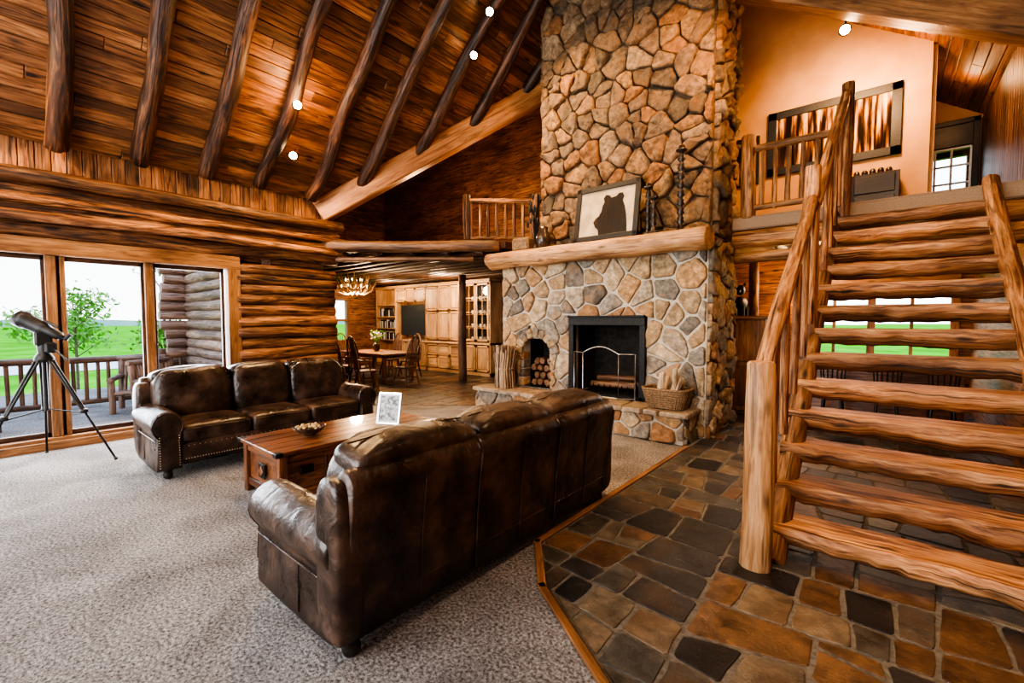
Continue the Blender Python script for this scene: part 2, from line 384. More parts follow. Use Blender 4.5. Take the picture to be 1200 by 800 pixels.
def guill(p,target,rot=.10):
    a=area(p)
    if a<target*R0.uniform(.35,1.6) or a<.02: return [p]
    xs=[q[0] for q in p]; ys=[q[1] for q in p]; w=max(xs)-min(xs); h=max(ys)-min(ys)
    t=R0.uniform(.34,.66)
    ang=R0.gauss(0,rot)
    if w>h*R0.uniform(.85,1.15): nx,ny=math.cos(ang),math.sin(ang)
    else: nx,ny=math.sin(ang),math.cos(ang)
    px=min(xs)+w*t; py=min(ys)+h*t; d=nx*px+ny*py
    a1=clip(p,nx,ny,d); a2=clip(p,-nx,-ny,-d)
    r=[]
    for q in(a1,a2):
        if len(q)>2 and area(q)>.003: r+=guill(q,target,rot)
    return r
def put_stone(mb,p,O,U,W,Nn,T,mat=0,flat=False,rough=.28):
    off=R0.uniform(0,99)
    p=chaikin(p,.07 if flat else .13)
    p=subdiv(p,.07 if flat else .06,.006 if flat else .006,off)
    cx=sum(q[0] for q in p)/len(p); cy=sum(q[1] for q in p)/len(p); n=len(p)
    rings=[(1,0),(.99,.75),(.965,1)] if flat else [(1,0),(.99,.55),(.95,.92),(.78,1.0),(.45,1.04)]
    T*=1 if flat else R0.uniform(.55,1.45); tx,ty=(0,0) if flat else (R0.uniform(-.12,.12),R0.uniform(-.12,.12))
    vs=[];O=V(O);U=V(U);W=V(W);Nn=V(Nn)
    for sc,h in rings:
        for x,y in p:
            X=cx+(x-cx)*sc;Y=cy+(y-cy)*sc
            hh=T*h+((X-cx)*tx+(Y-cy)*ty)*(h>0)
            if not flat and h>.5: hh+=T*rough*noise.noise(V((X*9,Y*9,off)))+T*rough*.6*noise.noise(V((X*22,Y*22,off)))
            vs.append(O+U*X+W*Y+Nn*hh)
    vs.append(O+U*cx+W*cy+Nn*(T*(1.0 if flat else 1.04)))
    fs=[]
    for i in range(len(rings)-1):
        for k in range(n):
            k2=(k+1)%n; fs.append((i*n+k,i*n+k2,(i+1)*n+k2,(i+1)*n+k))
    b=(len(rings)-1)*n
    for k in range(n): fs.append((b+k,b+(k+1)%n,len(vs)-1))
    o=V((R0.uniform(0,30),)*3)
    mb.add(vs,fs,[v+o for v in vs],R0.random()*.999,mat,False if flat else True)
def stoneface(mb,O,U,W,Nn,w,h,cell,gap=.014,T=.05,openings=(),mat=0,asp=1.25,rough=.28):
    for p in voro(w,h,cell,asp,.49):
        for op in openings:
            inter=p
            for i in range(len(op)):
                a=op[i];b=op[(i+1)%len(op)]; ex,ey=b[0]-a[0],b[1]-a[1]; l=math.hypot(ex,ey)
                inter=clip(inter,ey/l,-ex/l,(ey*a[0]-ex*a[1])/l)
                if len(inter)<3: break
            if len(inter)<3 or area(inter)<1e-5: continue
            best=[];ba=0
            for i in range(len(op)):
                a=op[i];b=op[(i+1)%len(op)]; ex,ey=b[0]-a[0],b[1]-a[1]; l=math.hypot(ex,ey)
                q=clip(p,-ey/l,ex/l,-(ey*a[0]-ex*a[1])/l)
                if len(q)>2 and area(q)>ba: ba=area(q);best=q
            p=best
            if len(p)<3: break
        if len(p)<3 or area(p)<cell*cell*.05: continue
        q=inset(p,gap*R0.uniform(.6,1.25))
        if len(q)>2 and area(q)>.002: put_stone(mb,q,O,U,W,Nn,T,mat,rough=rough)
def wallholes(mb,axis,pos,th,u0,u1,z0,z1,holes,mat=0,grain=None):
    us=sorted(set([u0,u1]+[h[0] for h in holes]+[h[1] for h in holes])); zs=sorted(set([z0,z1]+[h[2] for h in holes]+[h[3] for h in holes]))
    for i in range(len(us)-1):
        for j in range(len(zs)-1):
            cu=(us[i]+us[i+1])/2;cz=(zs[j]+zs[j+1])/2
            if any(h[0]<cu<h[1] and h[2]<cz<h[3] for h in holes): continue
            if axis=='x': mb.bx(pos-th/2,pos+th/2,us[i],us[i+1],zs[j],zs[j+1],mat=mat,bv=0.0005,grain=1,rnd=.5)
            else: mb.bx(us[i],us[i+1],pos-th/2,pos+th/2,zs[j],zs[j+1],mat=mat,bv=0.0005,grain=0,rnd=.5)

# ================================================================== CONSTANTS
XL=-7.9; XR=1.15; RX=-3.4; T1=.95; TRs=.68; Z0=3.75; RZ=Z0+T1*(RX-XL); T2=.79; YV=4.1
YB=-4.0; YK=11.0; ZR=RZ-TRs*(XR-RX)
LZ=3.05; LY=7.0
# ================================================================== FLOORS
mb=MB(); mb.bx(-14.2,XR+.2,YB-.2,YK+.2,-.12,0,bv=.001); mb.obj('floor',['carpet'])
def slate_region(mb,poly,clips,target,rot=.10):
    for p in guill(poly,target,rot):
        for c in clips:
            p=clip(p,*c)
            if len(p)<3: break
        if len(p)<3 or area(p)<.004: continue
        q=inset(p,R0.uniform(.007,.013))
        if len(q)>2 and area(q)>.003: put_stone(mb,q,(0,0,.004),(1,0,0),(0,1,0),(0,0,1),.009,0,True)
def lineclip(a,b):
    ex,ey=b[0]-a[0],b[1]-a[1]; l=math.hypot(ex,ey); return (ey/l,-ex/l,(ey*a[0]-ex*a[1])/l)
A=(-1.83,2.5);B=(-1.5,2.12);C=(-.3,1.35)
mb=MB()
slate_region(mb,[(-1.83,1.35),(XR,1.35),(XR,7.5),(-1.83,7.5)],[lineclip(A,B),lineclip(B,C)],.125,.11)
slate_region(mb,[(-3.2,7.5),(XR,7.5),(XR,YK),(-3.2,YK)],[],.3)
mb.add([(x,y,.007) for x,y in [A,B,C,(XR,1.35),(XR,YK),(-3.2,YK),(-3.2,7.5),(-1.83,7.5)]],[tuple(range(8))],None,.5,1,False)
mb.obj('floor_slate_entry',['slate','grout'],fix=False)
mb=MB()
D1=(XL,4.1);D2=(-5.4,6.25)
slate_region(mb,[(-14,3.2),(-5.4,3.2),(-5.4,9.5),(-14,9.5)],[lineclip(D1,D2)] ,.3)
mb.add([(x,y,.006) for x,y in [(-14,3.2),(-7.95,3.2),D1,D2,(-5.4,9.5),(-14,9.5)]],[tuple(range(6))],None,.5,1,False)
mb.obj('floor_slate_dining',['slate','grout'],fix=False)
mb=MB()
for a,b in((( -1.86,5.60),(-1.86,2.5)),((-1.86,2.5),(-1.52,2.09)),((-1.52,2.09),(-.3,1.31)),((-.3,1.31),(XR,1.31))):
    d=V((b[0]-a[0],b[1]-a[1])); ang=math.degrees(math.atan2(d.y,d.x))
    mb.box(((a[0]+b[0])/2,(a[1]+b[1])/2,.012),(d.length+.05,.05,.024),rz(ang),mat=0)
mb.obj('trim_1',['trim'])

# ================================================================== CEILINGS
th=math.atan(T1); n=V((-math.sin(th),0,math.cos(th)))
def vy(X): return YV+(X-XL)*T1/T2
mb=MB(); bw=.15; sl=(RX-XL)/math.cos(th); k=0
while k*bw<sl:
    s=(k+.5)*bw; X=XL+s*math.cos(th); Z=Z0+s*math.sin(th); y=YB+R0.uniform(-1.5,0); ye=vy(X)+.1
    while y<ye:
        l=R0.uniform(1.8,3.6); y2=min(y+l,ye)
        if y2-y>.05: mb.box((X,(y+y2)/2,Z+.0),(bw-.002,y2-y-.002,.03),ry(-math.degrees(th)),grain=1,bv=.013)
        y=y2
    k+=1
o=n*.05
mb.quad([V(p)+o for p in [(XL-.3,YB,Z0-.3*T1),(XL-.3,YV-.3,Z0-.3*T1),(RX,vy(RX),RZ),(RX,YB,RZ)]],rnd=.1)
mb.obj('ceiling',['ceil'])
mb=MB(); k=0; thr=math.atan(TRs)
while k*bw<4.75/math.cos(thr):
    s=(k+.5)*bw; X=RX+s*math.cos(thr); Z=RZ-s*math.sin(thr); y=YB
    while y<YK:
        l=R0.uniform(1.8,3.6); y2=min(y+l,YK)
        mb.box((X,(y+y2)/2,Z),(bw-.002,y2-y-.002,.03),ry(math.degrees(thr)),grain=1,bv=.01); y=y2
    k+=1
mb.quad([V(p)+V((0,0,.06)) for p in [(RX,YB,RZ),(RX,YK,RZ),(XR+.3,YK,RZ-(XR+.3-RX)*TRs),(XR+.3,YB,RZ-(XR+.3-RX)*TRs)]],rnd=.1)
mb.obj('ceiling_right_slope',['ceil'])
mb=MB(); k=0; th2=math.atan(T2)
while k*bw<(9.6-YV)/math.cos(th2):
    s=(k+.5)*bw; Y=YV+s*math.cos(th2); Z=Z0+s*math.sin(th2); xe=XL+(Y-YV)*T2/T1+.1; x=-14.2
    while x<xe:
        l=R0.uniform(1.6,3.4); x2=min(x+l,xe)
        if x2-x>.05: mb.box(((x+x2)/2,Y,Z),(x2-x-.002,bw-.002,.03),rx(math.degrees(th2)),grain=0,bv=.008)
        x=x2
    k+=1
mb.quad([V(p)+V((0,0,.06)) for p in [(-14.2,YV,Z0),(XL,YV,Z0),(RX,9.8,RZ),(-14.2,9.8,RZ)]],rnd=.1)
mb.obj('ceiling_wing_slope',['wallboard'])
def roofz(X): return Z0+T1*(X-XL)
for i in range(-5,9):
    Y=.65+.78*i
    if Y<YB+.2: continue
    x0=XL+.22 if Y<4.0 else XL+(Y-YV)*T2/T1+.2
    mb=MB(); dr=V((0,0,-.12))
    mb.log(V((x0,Y,roofz(x0)))+dr-V((.1,0,.1)),V((RX,Y+R0.uniform(-.05,.05),roofz(RX)-.14)),.11,.085,amp=.15,bend=.04,rnd=R0.random(),step=.14)
    mb.obj('ceiling_rafter_log',['rafter'])
for i in range(0,9):
    Y=-3.5+1.1*i
    if Y>6.6: break
    mb=MB(); mb.log((XR-.1,Y,ZR-.13),(RX,Y,RZ-.14),.1,.085,amp=.1,bend=.02); mb.obj('ceiling_rafter_log',['rafter'])
mb=MB(); mb.log((RX,YB,RZ-.2),(RX,9.4,RZ-.2),.16,.16); mb.obj('ceiling_ridge_log',['log'])
mb=MB(); a=V((XL-.02,4.1-.10,Z0-.20)); b=V((-5.0,4.1-.1+(2.9)*T1/T2,Z0-.22+2.9*T1)); d=(b-a); ln=d.length; d.normalize()
side=d.cross(V((0,0,1))).normalized(); up=side.cross(d); Rm=Matrix((d,side,up)).transposed()
mb.box((a+b)/2,(ln,.26,.40),Rm,grain=0,bv=.02,rnd=.6); mb.obj('valley_beam',['beam'])
mb=MB(); a=V((-1.85,LY-.08,6.38));b=V((XR,LY-.08,4.58)); d=(b-a);ln=d.length;d.normalize(); s=V((0,1,0)); u=d.cross(s); u=-u if u.z<0 else u
Rm=Matrix((d,s,u)).transposed(); mb.box((a+b)/2,(ln,.26,.42),Rm,grain=0,bv=.02,rnd=.0); mb.obj('truss_beam',['trim'])

# ================================================================== LEFT WALL
mb=MB(); wallholes(mb,'x',XL-.18,.14,YB,YV,0,Z0+.1,[(-1.35,2.5,.12,2.42)]); mb.obj('wall_left',['wall'])
mb=MB(); z=.10
while z<2.5:
    h_=R0.uniform(.080,.105)
    for y0,y1 in((YB,-1.42),(2.62,4.22)):
        mb.log((XL-.05,y0,z),(XL-.05,y1+R0.uniform(0,.06),z),h_+.008,amp=.18,bend=.012,sq=(1,1),step=.12)
    z+=h_*1.84
for zz,r in((2.72,.112),(2.92,.108),(3.12,.112)):
    mb.log((XL-.02,YB,zz),(XL-.02,YV+.2,zz),r,amp=.18,bend=.02,step=.15)
mb.log((XL+.14,YB,3.3),(XL+.14,YV+.25,3.3),.085,amp=.14,bend=.03)
mb.log((XL+.13,YB,2.84),(XL+.13,YV+.3,2.84),.06,amp=.14,bend=.02)
mb.log((XL+.10,YB,3.04),(XL+.10,YV+.3,3.04),.05,amp=.14,bend=.02)
mb.obj('wall_left_logs',['wall'])
mb=MB(); y=YB
while y<YV:
    mb.bx(XL-.1,XL-.03,y,min(y+.135,YV),3.3,Z0+.12,grain=2,bv=.008); y+=.14
mb.obj('wall_left_plank_band',['wallboard'])
mb=MB()
ys=[-1.35,-.4,.56,1.52,2.5]
mb.bx(XL-.14,XL+.04,-1.5,2.66,2.40,2.60,rnd=.5); mb.bx(XL-.14,XL+.04,-1.5,2.66,0,.14,rnd=.4)
for y in(-1.42,2.57): mb.bx(XL-.14,XL+.04,y-.09,y+.09,.14,2.4,rnd=.5)
for y in ys[1:-1]: mb.bx(XL-.13,XL+.0,y-.05,y+.05,.14,2.4,rnd=.0)
mb.bx(XL-.12,XL-.02,.64,.69,.14,2.4,rnd=.0)
for a,b in zip(ys[:-1],ys[1:]):
    for zz in(.17,2.37): mb.bx(XL-.11,XL-.06,a+.05,b-.05,zz-.03,zz+.03,mat=1)
    for yy in(a+.065,b-.065): mb.bx(XL-.11,XL-.06,yy-.02,yy+.02,.14,2.4,mat=1)
    mb.quad([(XL-.085,a,.14),(XL-.085,b,.14),(XL-.085,b,2.4),(XL-.085,a,2.4)],mat=2)
mb.obj('window_1',['trim','dark','glass'])
mb=MB(); mb.bx(XL+.05,XL+.09,YB,4.0,0,.10); mb.obj('baseboard_left',['trim'])

# ================================================================== LOFT OVER DINING + dining room shell
mb=MB()
P=[(XL,4.1),(-5.4,6.25),(-5.4,9.5),(-14,9.5),(-14,3.1),(XL,3.1)]
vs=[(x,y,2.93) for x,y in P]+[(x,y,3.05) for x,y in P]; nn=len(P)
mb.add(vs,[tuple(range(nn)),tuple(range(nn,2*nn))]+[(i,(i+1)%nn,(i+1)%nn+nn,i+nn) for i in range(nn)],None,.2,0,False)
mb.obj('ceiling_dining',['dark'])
mb=MB(); mb.log((XL-.1,4.0,2.95),(-5.45,6.1,2.95),.11,.1,mat=1); mb.log((XL-.1,4.1,2.72),(-5.9,5.9,2.74),.05,.045,mat=1)
for i in range(12):
    y=4.35+.42*i; xr=min(-5.5,XL+(y-4.1)*1.16-.1); mb.log((-13.9,y,2.86),(xr,y,2.86),.07,.065,mat=0,bend=.01)
mb.obj('ceiling_dining_joists',['dark','post'])
mb=MB(); wallholes(mb,'y',9.58,.14,-14.2,-3.3,0,RZ,[]); mb.obj('wall_back_dining',['wallboard'])
mb=MB(); wallholes(mb,'x',-14.1,.16,4.0,9.6,0,Z0+4.5,[(6.3,8.0,.9,2.3)]); mb.obj('wall_dining_left',['wallboard'])
mb=MB()
for yy in(6.3,7.15,8.0): mb.bx(-14.15,-13.98,yy-.04,yy+.04,.9,2.3)
for zz in(.9,1.6,2.3): mb.bx(-14.15,-13.98,6.3,8.0,zz-.04,zz+.04)
mb.obj('window_2',['trim'])
mb=MB(); wallholes(mb,'y',3.1,.14,-12.1,XL-.1,-1,3.04,[]); 
z=-.3
while z<2.95: mb.log((-11.9,3.0,z),(XL-.25,3.0,z),.115,mat=0); z+=.2
mb.obj('wall_exterior_log',['exlog'])
mb=MB(); wallholes(mb,'x',-12.05,.12,3.1,4.1,-1,3.04,[]); wallholes(mb,'y',YV-.02,.1,-14.1,-12,-1,3.0,[]); wallholes(mb,'y',YV-.02,.1,-14.1,XL,2.95,Z0+.1,[])
for i in range(17): mb.log((-12.0+R0.uniform(-.04,.04),3.2,-.3+.2*i),(-12.0,2.6-R0.uniform(0,.15),-.3+.2*i),.105,mat=0)
mb.obj('wall_exterior_corner',['exlog'])
def railing(name,p0,p1,z0,h,mat='log',n=7,posts=True,rp=.075):
    mb=MB(); p0=V(p0);p1=V(p1)
    mb.log((p0.x,p0.y,z0+h),(p1.x,p1.y,z0+h),.05,.045); mb.log((p0.x,p0.y,z0+.12),(p1.x,p1.y,z0+.12),.04,.04)
    for i in range(n):
        t=(i+.5)/n; q=p0.lerp(p1,t); mb.log((q.x,q.y,z0+.1),(q.x,q.y,z0+h),.034,.028,seg=8,amp=.15)
    if posts:
        for q in(p0,p1): mb.log((q.x,q.y,z0),(q.x,q.y,z0+h+.12),rp,rp)
    return mb.obj(name,[mat])
railing('loft_railing',(-6.15,6.0,0),(-5.15,6.85,0),3.05,.80,'wall',8)
mb=MB(); mb.log((-8.5,8.1,0.015),(-8.5,8.1,2.77),.11,.10); mb.obj('support_post',['post'])

# ================================================================== FIREPLACE
FX0,FX1,FY=-5.41,-1.81,6.2
fb=(-3.92,-2.66,.42,1.62); nc=(-4.93,-4.33,.42,1.30)
mb=MB(); 
wallholes(mb,'y',FY+.1,.2,FX0,FX1,0,2.75,[fb,(nc[0],nc[1],nc[2],nc[3]-.02)],mat=1)
wallholes(mb,'x',FX0+.1,.2,FY+.2,7.46,0,2.75,[],mat=1); wallholes(mb,'x',FX1-.1,.2,FY+.2,7.46,0,2.75,[],mat=1); wallholes(mb,'y',7.4,.12,FX0,FX1,0,2.75,[],mat=1)
mb.bx(FX0,FX1,FY+.0,7.46,2.70,2.76,mat=1)
opf=[(fb[0]-FX0,fb[2]),(fb[1]-FX0,fb[2]),(fb[1]-FX0,fb[3]),(fb[0]-FX0,fb[3])]
cxn=(nc[0]+nc[1])/2-FX0; hw=.34
opn=[(cxn-hw,.3),(cxn+hw,.3),(cxn+hw,1.05),(cxn+hw*.8,1.27),(cxn+hw*.4,1.38),(cxn-hw*.4,1.38),(cxn-hw*.8,1.27),(cxn-hw,1.05)]
stoneface(mb,(FX0,FY,0),(1,0,0),(0,0,1),(0,-1,0),FX1-FX0,2.62,.30,.016,.045,[opf,opn],rough=.5)
stoneface(mb,(FX1,FY,0),(0,1,0),(0,0,1),(1,0,0),1.26,2.72,.27,.012,.06,rough=.5)
stoneface(mb,(FX0,7.46,0),(0,-1,0),(0,0,1),(-1,0,0),1.26,2.72,.3,.018,.04)
for i in range(9):
    a=math.pi*(i+.5)/9; cx=cxn+FX0; zc=1.02
    c=V((cx+.39*math.cos(a),FY-.025,zc+.36*math.sin(a))); mb.box(c,(.17,.1,.115),ry(-math.degrees(a)),mat=0,bv=.02)
for s_ in(-1,1):
    for zz in(.5,.66,.82,.97): mb.bx(cxn+FX0+s_*.33-.05,cxn+FX0+s_*.33+.05,FY-.04,FY+.2,zz-.07,zz+.07,mat=0,bv=.02)
def recess(x0,x1,z0,z1,dep,mat):
    y0=FY+.19;y1=FY+dep
    mb.bx(x0-.05,x1+.05,y1,y1+.05,z0-.05,z1+.05,mat=mat); mb.bx(x0-.05,x0,y0,y1,z0-.05,z1+.05,mat=mat); mb.bx(x1,x1+.05,y0,y1,z0-.05,z1+.05,mat=mat)
    mb.bx(x0-.05,x1+.05,y0,y1,z1,z1+.05,mat=mat); mb.bx(x0-.05,x1+.05,y0-.19,y1,z0-.05,z0,mat=mat)
recess(fb[0],fb[1],fb[2],fb[3],.75,2); recess(nc[0],nc[1],nc[2],nc[3],.6,2)
mb.obj('fireplace',['stlow','mortar','soot'])
mb=MB()
for j in range(4):
    for i in range(4-(j%2)): 
        mb.log((nc[0]+.11+.14*i+(j%2)*.07,FY+.16,.50+.125*j),(nc[0]+.11+.14*i+(j%2)*.07,FY+.5,.50+.125*j),.062,seg=9,mat=0,amp=.2)
mb.obj('stacked_firewood',['post'])
UX0,UX1,UY=-4.66,-1.83,6.40
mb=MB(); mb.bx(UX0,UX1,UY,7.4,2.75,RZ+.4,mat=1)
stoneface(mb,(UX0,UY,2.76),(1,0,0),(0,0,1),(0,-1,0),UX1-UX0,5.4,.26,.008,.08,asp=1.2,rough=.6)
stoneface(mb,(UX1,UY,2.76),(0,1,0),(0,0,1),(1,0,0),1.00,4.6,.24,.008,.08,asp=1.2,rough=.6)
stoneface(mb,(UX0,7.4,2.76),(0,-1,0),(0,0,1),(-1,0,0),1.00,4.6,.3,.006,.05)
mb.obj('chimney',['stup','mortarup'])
HX0,HX1,HY=-5.6,-1.9,5.66
mb=MB(); mb.bx(HX0+.02,HX1-.02,HY+.02,FY-.001,.0,.36,mat=1)
stoneface(mb,(HX0,HY+.02,0),(1,0,0),(0,0,1),(0,-1,0),HX1-HX0,.36,.24,.012,.035,rough=.5)
stoneface(mb,(HX1-.02,HY,0),(0,1,0),(0,0,1),(1,0,0),FY-HY,.36,.22,.012,.035)
stoneface(mb,(HX0+.02,FY,0),(0,-1,0),(0,0,1),(-1,0,0),FY-HY,.36,.24,.012,.035)
for p in guill([(HX0-.06,HY-.07),(HX1+.06,HY-.07),(HX1+.06,FY-.06),(HX0-.06,FY-.06)],.28):
    q=inset(p,.006); 
    if len(q)>2: put_stone(mb,q,(0,0,.36),(1,0,0),(0,1,0),(0,0,1),.055,2,True)
mb.obj('hearth',['stlow','mortar','hearthtop'])
mb=MB(); mb.log((-5.5,5.98,2.655),(-1.76,5.98,2.64),.155,.17,seg=28,amp=.09,bend=.02,sq=(1.25,.95),flat=2.775,rnd=.8,step=.12); mb.obj('mantel_log',['newel'])
mb=MB(); x0,x1,z0,z1=fb
for a in((x0-.02,x0+.07,z0,z1),(x1-.07,x1+.02,z0,z1)): mb.bx(a[0],a[1],FY-.07,FY+.02,a[2],a[3],bv=.004)
mb.bx(x0-.02,x1+.02,FY-.08,FY+.02,z1-.1,z1+.03); mb.bx(x0-.02,x1+.02,FY-.12,FY,z1+.02,z1+.05); mb.bx(x0,x1,FY-.07,FY,z0,z0+.05)
mb.obj('fireplace_surround',['iron'])
mb=MB(); yy=FY-.20; c=.5*(x0+x1)
for i,(xa,xb) in enumerate(((c-.52,c-.30),(c-.30,c+.30),(c+.30,c+.52))):
    ya=yy+(.1 if i==0 else 0); yb=yy+(.1 if i==2 else 0)
    pts=[(xa,ya,.42),(xa,ya,1.10)]
    for k in range(9):
        t=k/8; h=1.10+(.10*math.sin(math.pi*t) if i==1 else 0); pts.append((xa+(xb-xa)*t,ya+(yb-ya)*t,h))
    pts+=[(xb,yb,.42)]
    mb.tube(pts,.009,6); mb.tube([(xa,ya,.44),(xb,yb,.44)],.009,6)
    for k in range(1,int((xb-xa)/.03)):
        t=k*.03/(xb-xa); mb.tube([(xa+(xb-xa)*t,ya+(yb-ya)*t,.44),(xa+(xb-xa)*t,ya+(yb-ya)*t,1.09)],.0014,4,cap=False,mat=1)
mb.obj('fireplace_screen',['steel','iron'])
mb=MB()
for i in range(7): mb.tube([(c-.3+.1*i,FY+.12,.58),(c-.3+.1*i,FY+.16,.50),(c-.3+.1*i,FY+.5,.50),(c-.3+.1*i,FY+.52,.6)],.01,6)
for sx in(-.28,.28):
    for yy2 in(.18,.48): mb.tube([(c+sx,FY+yy2,.42),(c+sx,FY+yy2,.5)],.01,6)
mb.log((c-.38,FY+.25,.57),(c+.35,FY+.27,.57),.05,mat=1,amp=.2); mb.log((c-.33,FY+.42,.57),(c+.38,FY+.4,.57),.06,mat=1,amp=.2); mb.log((c-.3,FY+.3,.66),(c+.3,FY+.4,.67),.045,mat=1,amp=.2)
mb.obj('fire_grate_with_logs',['iron','post'])
mb=MB(); bxc=(-2.22,5.92)
def sqf(w,d,t): return (bxc[0]+w*math.copysign(abs(math.cos(t))**.45,math.cos(t)),bxc[1]+d*math.copysign(abs(math.sin(t))**.45,math.sin(t)))
for i in range(9):
    z=.42+.03*i; w=.22+.010*i; d=.15+.007*i
    mb.tube([(*sqf(w,d,2*math.pi*k/32),z+.018) for k in range(33)],.018,6,cap=False)
for k in range(32):
    t=2*math.pi*k/32; mb.tube([(*sqf(.235,.165,t),.42),(*sqf(.32,.215,t),.70)],.008,5)
mb.bx(bxc[0]-.2,bxc[0]+.2,bxc[1]-.13,bxc[1]+.13,.42,.5)
for i in range(10):
    x=bxc[0]+R0.uniform(-.17,.12); y=bxc[1]+R0.uniform(-.1,.1)
    mb.log((x,y,.5),(x+R0.uniform(-.0,.2),y+R0.uniform(-.06,.06),.82+R0.uniform(-.06,.17)),.035,.03,seg=8,mat=1,amp=.25)
mb.obj('firewood_basket',['wicker','birch'])
mb=MB()
for i in range(110):
    a=R0.uniform(0,6.28); r=.20*math.sqrt(R0.random()); x=-5.12+r*math.cos(a); y=5.90+r*math.sin(a)*.8
    mb.tube([(x,y,.42),(x-(x+5.12)*.2,y,.75),(x+(x+5.12)*.15,y+R0.uniform(-.02,.02),.95+R0.uniform(.05,.22))],[.014,.016,.012],6)
mb.tube([(-5.12+.175*math.cos(t),5.90+.145*math.sin(t),.75) for t in [k*.35 for k in range(19)]],.012,6,cap=False)
mb.obj('kindling_bundle',['kindling'])
# mantel objects
MZ=2.78
mb=MB(); lean=rx(-9); cB=V((-3.27,6.11,MZ+.45)); w,h=1.06,.86
for s_ in(-1,1):
    mb.box(cB+lean@V((s_*(w/2-.04),0,0)),(.08,.045,h),lean,mat=0); mb.box(cB+lean@V((0,0,s_*(h/2-.04))),(w,.045,.08),lean,mat=0)
mb.box(cB+lean@V((0,.008,0)),(w-.1,.02,h-.1),lean,mat=1)
bear=[(-.12,-.36),(-.14,-.26),(-.19,-.22),(-.22,-.15),(-.20,-.09),(-.14,-.05),(-.10,.02),(-.09,.10),(-.06,.16),(-.08,.22),(-.04,.27),(.02,.25),(.05,.21),(.13,.22),(.17,.26),(.23,.26),(.26,.2),(.24,.14),(.28,.05),(.31,-.08),(.33,-.22),(.34,-.36)]
vs=[cB+lean@V((x*1.0+.02,-.006,z)) for x,z in bear]; mb.add(vs,[tuple(range(len(vs)))],None,.5,2,False)
vs=[cB+lean@V((-.155+.05*math.cos(t),-.009,-.14+.035*math.sin(t))) for t in [k*.4 for k in range(16)]]; mb.add(vs,[tuple(range(16))],None,.5,3,False)
mb.obj('framed_bear_picture',['black','paper','blackwood','ceramic'],fix=False)
def candlestick(x,y,h,s=1):
    mb=MB(); pr=[(.07*s,0),(.075*s,.02),(.03*s,.05),(.022*s,.1)]
    k=max(3,int(h/.14))
    for i in range(k):
        z=.1+(h-.2)*i/k; dz=(h-.2)/k; pr+=[(.018*s,z+.1*dz),(.038*s,z+.35*dz),(.024*s,z+.6*dz),(.032*s,z+.75*dz),(.018*s,z+.95*dz)]
    pr+=[(.02*s,h-.09),(.05*s,h-.07),(.055*s,h-.05),(.03*s,h-.045),(.03*s,h)]
    mb.lathe((x,y,MZ-.005),pr,16); mb.obj('candlestick',['blackwood'])
candlestick(-2.14,6.06,1.14,1.4); candlestick(-2.60,6.08,.74,1.2); candlestick(-2.47,5.96,.55,1.2)
mb=MB(); mb.lathe((-4.38,6.03,MZ-.005),[(.06,0),(.10,.06),(.13,.15),(.11,.24),(.07,.3),(.08,.36)],20)
mb.obj('dark_vase',['ceramic'])
mb=MB(); mb.box((-4.80,6.02,MZ+.11),(.36,.22,.22),bv=.03); mb.obj('wicker_box',['wicker'])
mb=MB(); mb.lathe((-4.90,6.5,2.765),[(.07,0),(.09,.1),(.06,.2)],14)
for i in range(22):
    a=R0.uniform(0,6.28); r=R0.uniform(.04,.14); z=R0.uniform(.5,1.05); mb.tube([(-4.90,6.5,2.9),(-4.90+r*.4*math.cos(a),6.5+r*.4*math.sin(a),2.9+z*.6),(-4.90+r*math.cos(a),6.5+r*math.sin(a),2.8+z)],[.006,.006,.003],5)
    mb.sup((-4.90+r*math.cos(a),6.5+r*math.sin(a),2.8+z),(.05,.05,.12),e1=1,e2=1,nu=8,nv=6)
mb.obj('dried_flower_vase',['black'])

# ================================================================== RIGHT: loft, stairs, kitchen
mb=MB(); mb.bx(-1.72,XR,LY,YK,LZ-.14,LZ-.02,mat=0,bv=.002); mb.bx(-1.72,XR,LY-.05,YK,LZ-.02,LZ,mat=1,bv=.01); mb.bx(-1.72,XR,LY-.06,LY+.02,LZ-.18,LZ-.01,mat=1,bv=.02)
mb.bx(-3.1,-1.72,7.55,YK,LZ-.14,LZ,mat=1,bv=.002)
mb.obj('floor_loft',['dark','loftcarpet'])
mb=MB(); mb.log((-1.70,LY+.03,LZ-.29),(XR-.05,LY+.03,LZ-.29),.125); mb.log((-1.70,LY+.12,LZ-.55),(XR-.05,LY+.12,LZ-.55),.075)
for x in [-1.3+.62*i for i in range(4)]: mb.log((x,LY+.2,LZ-.24),(x,YK-.1,LZ-.24),.08,mat=1)
mb.obj('loft_support_logs',['log','dark'])
railing('loft_railing',(-1.44,LY+.0,0),(-.5,LY-.0,0),LZ,.92,'log',6,False)
mb=MB(); mb.log((-1.54,LY+.02,LZ),(-1.54,LY+.02,LZ+1.12),.10,.095); mb.obj('loft_newel_post',['log'])
mb=MB(); NR=14; rise=LZ/NR; y0=3.42; run=(LY-.1-y0)/13
xl,xr=-.50,.76
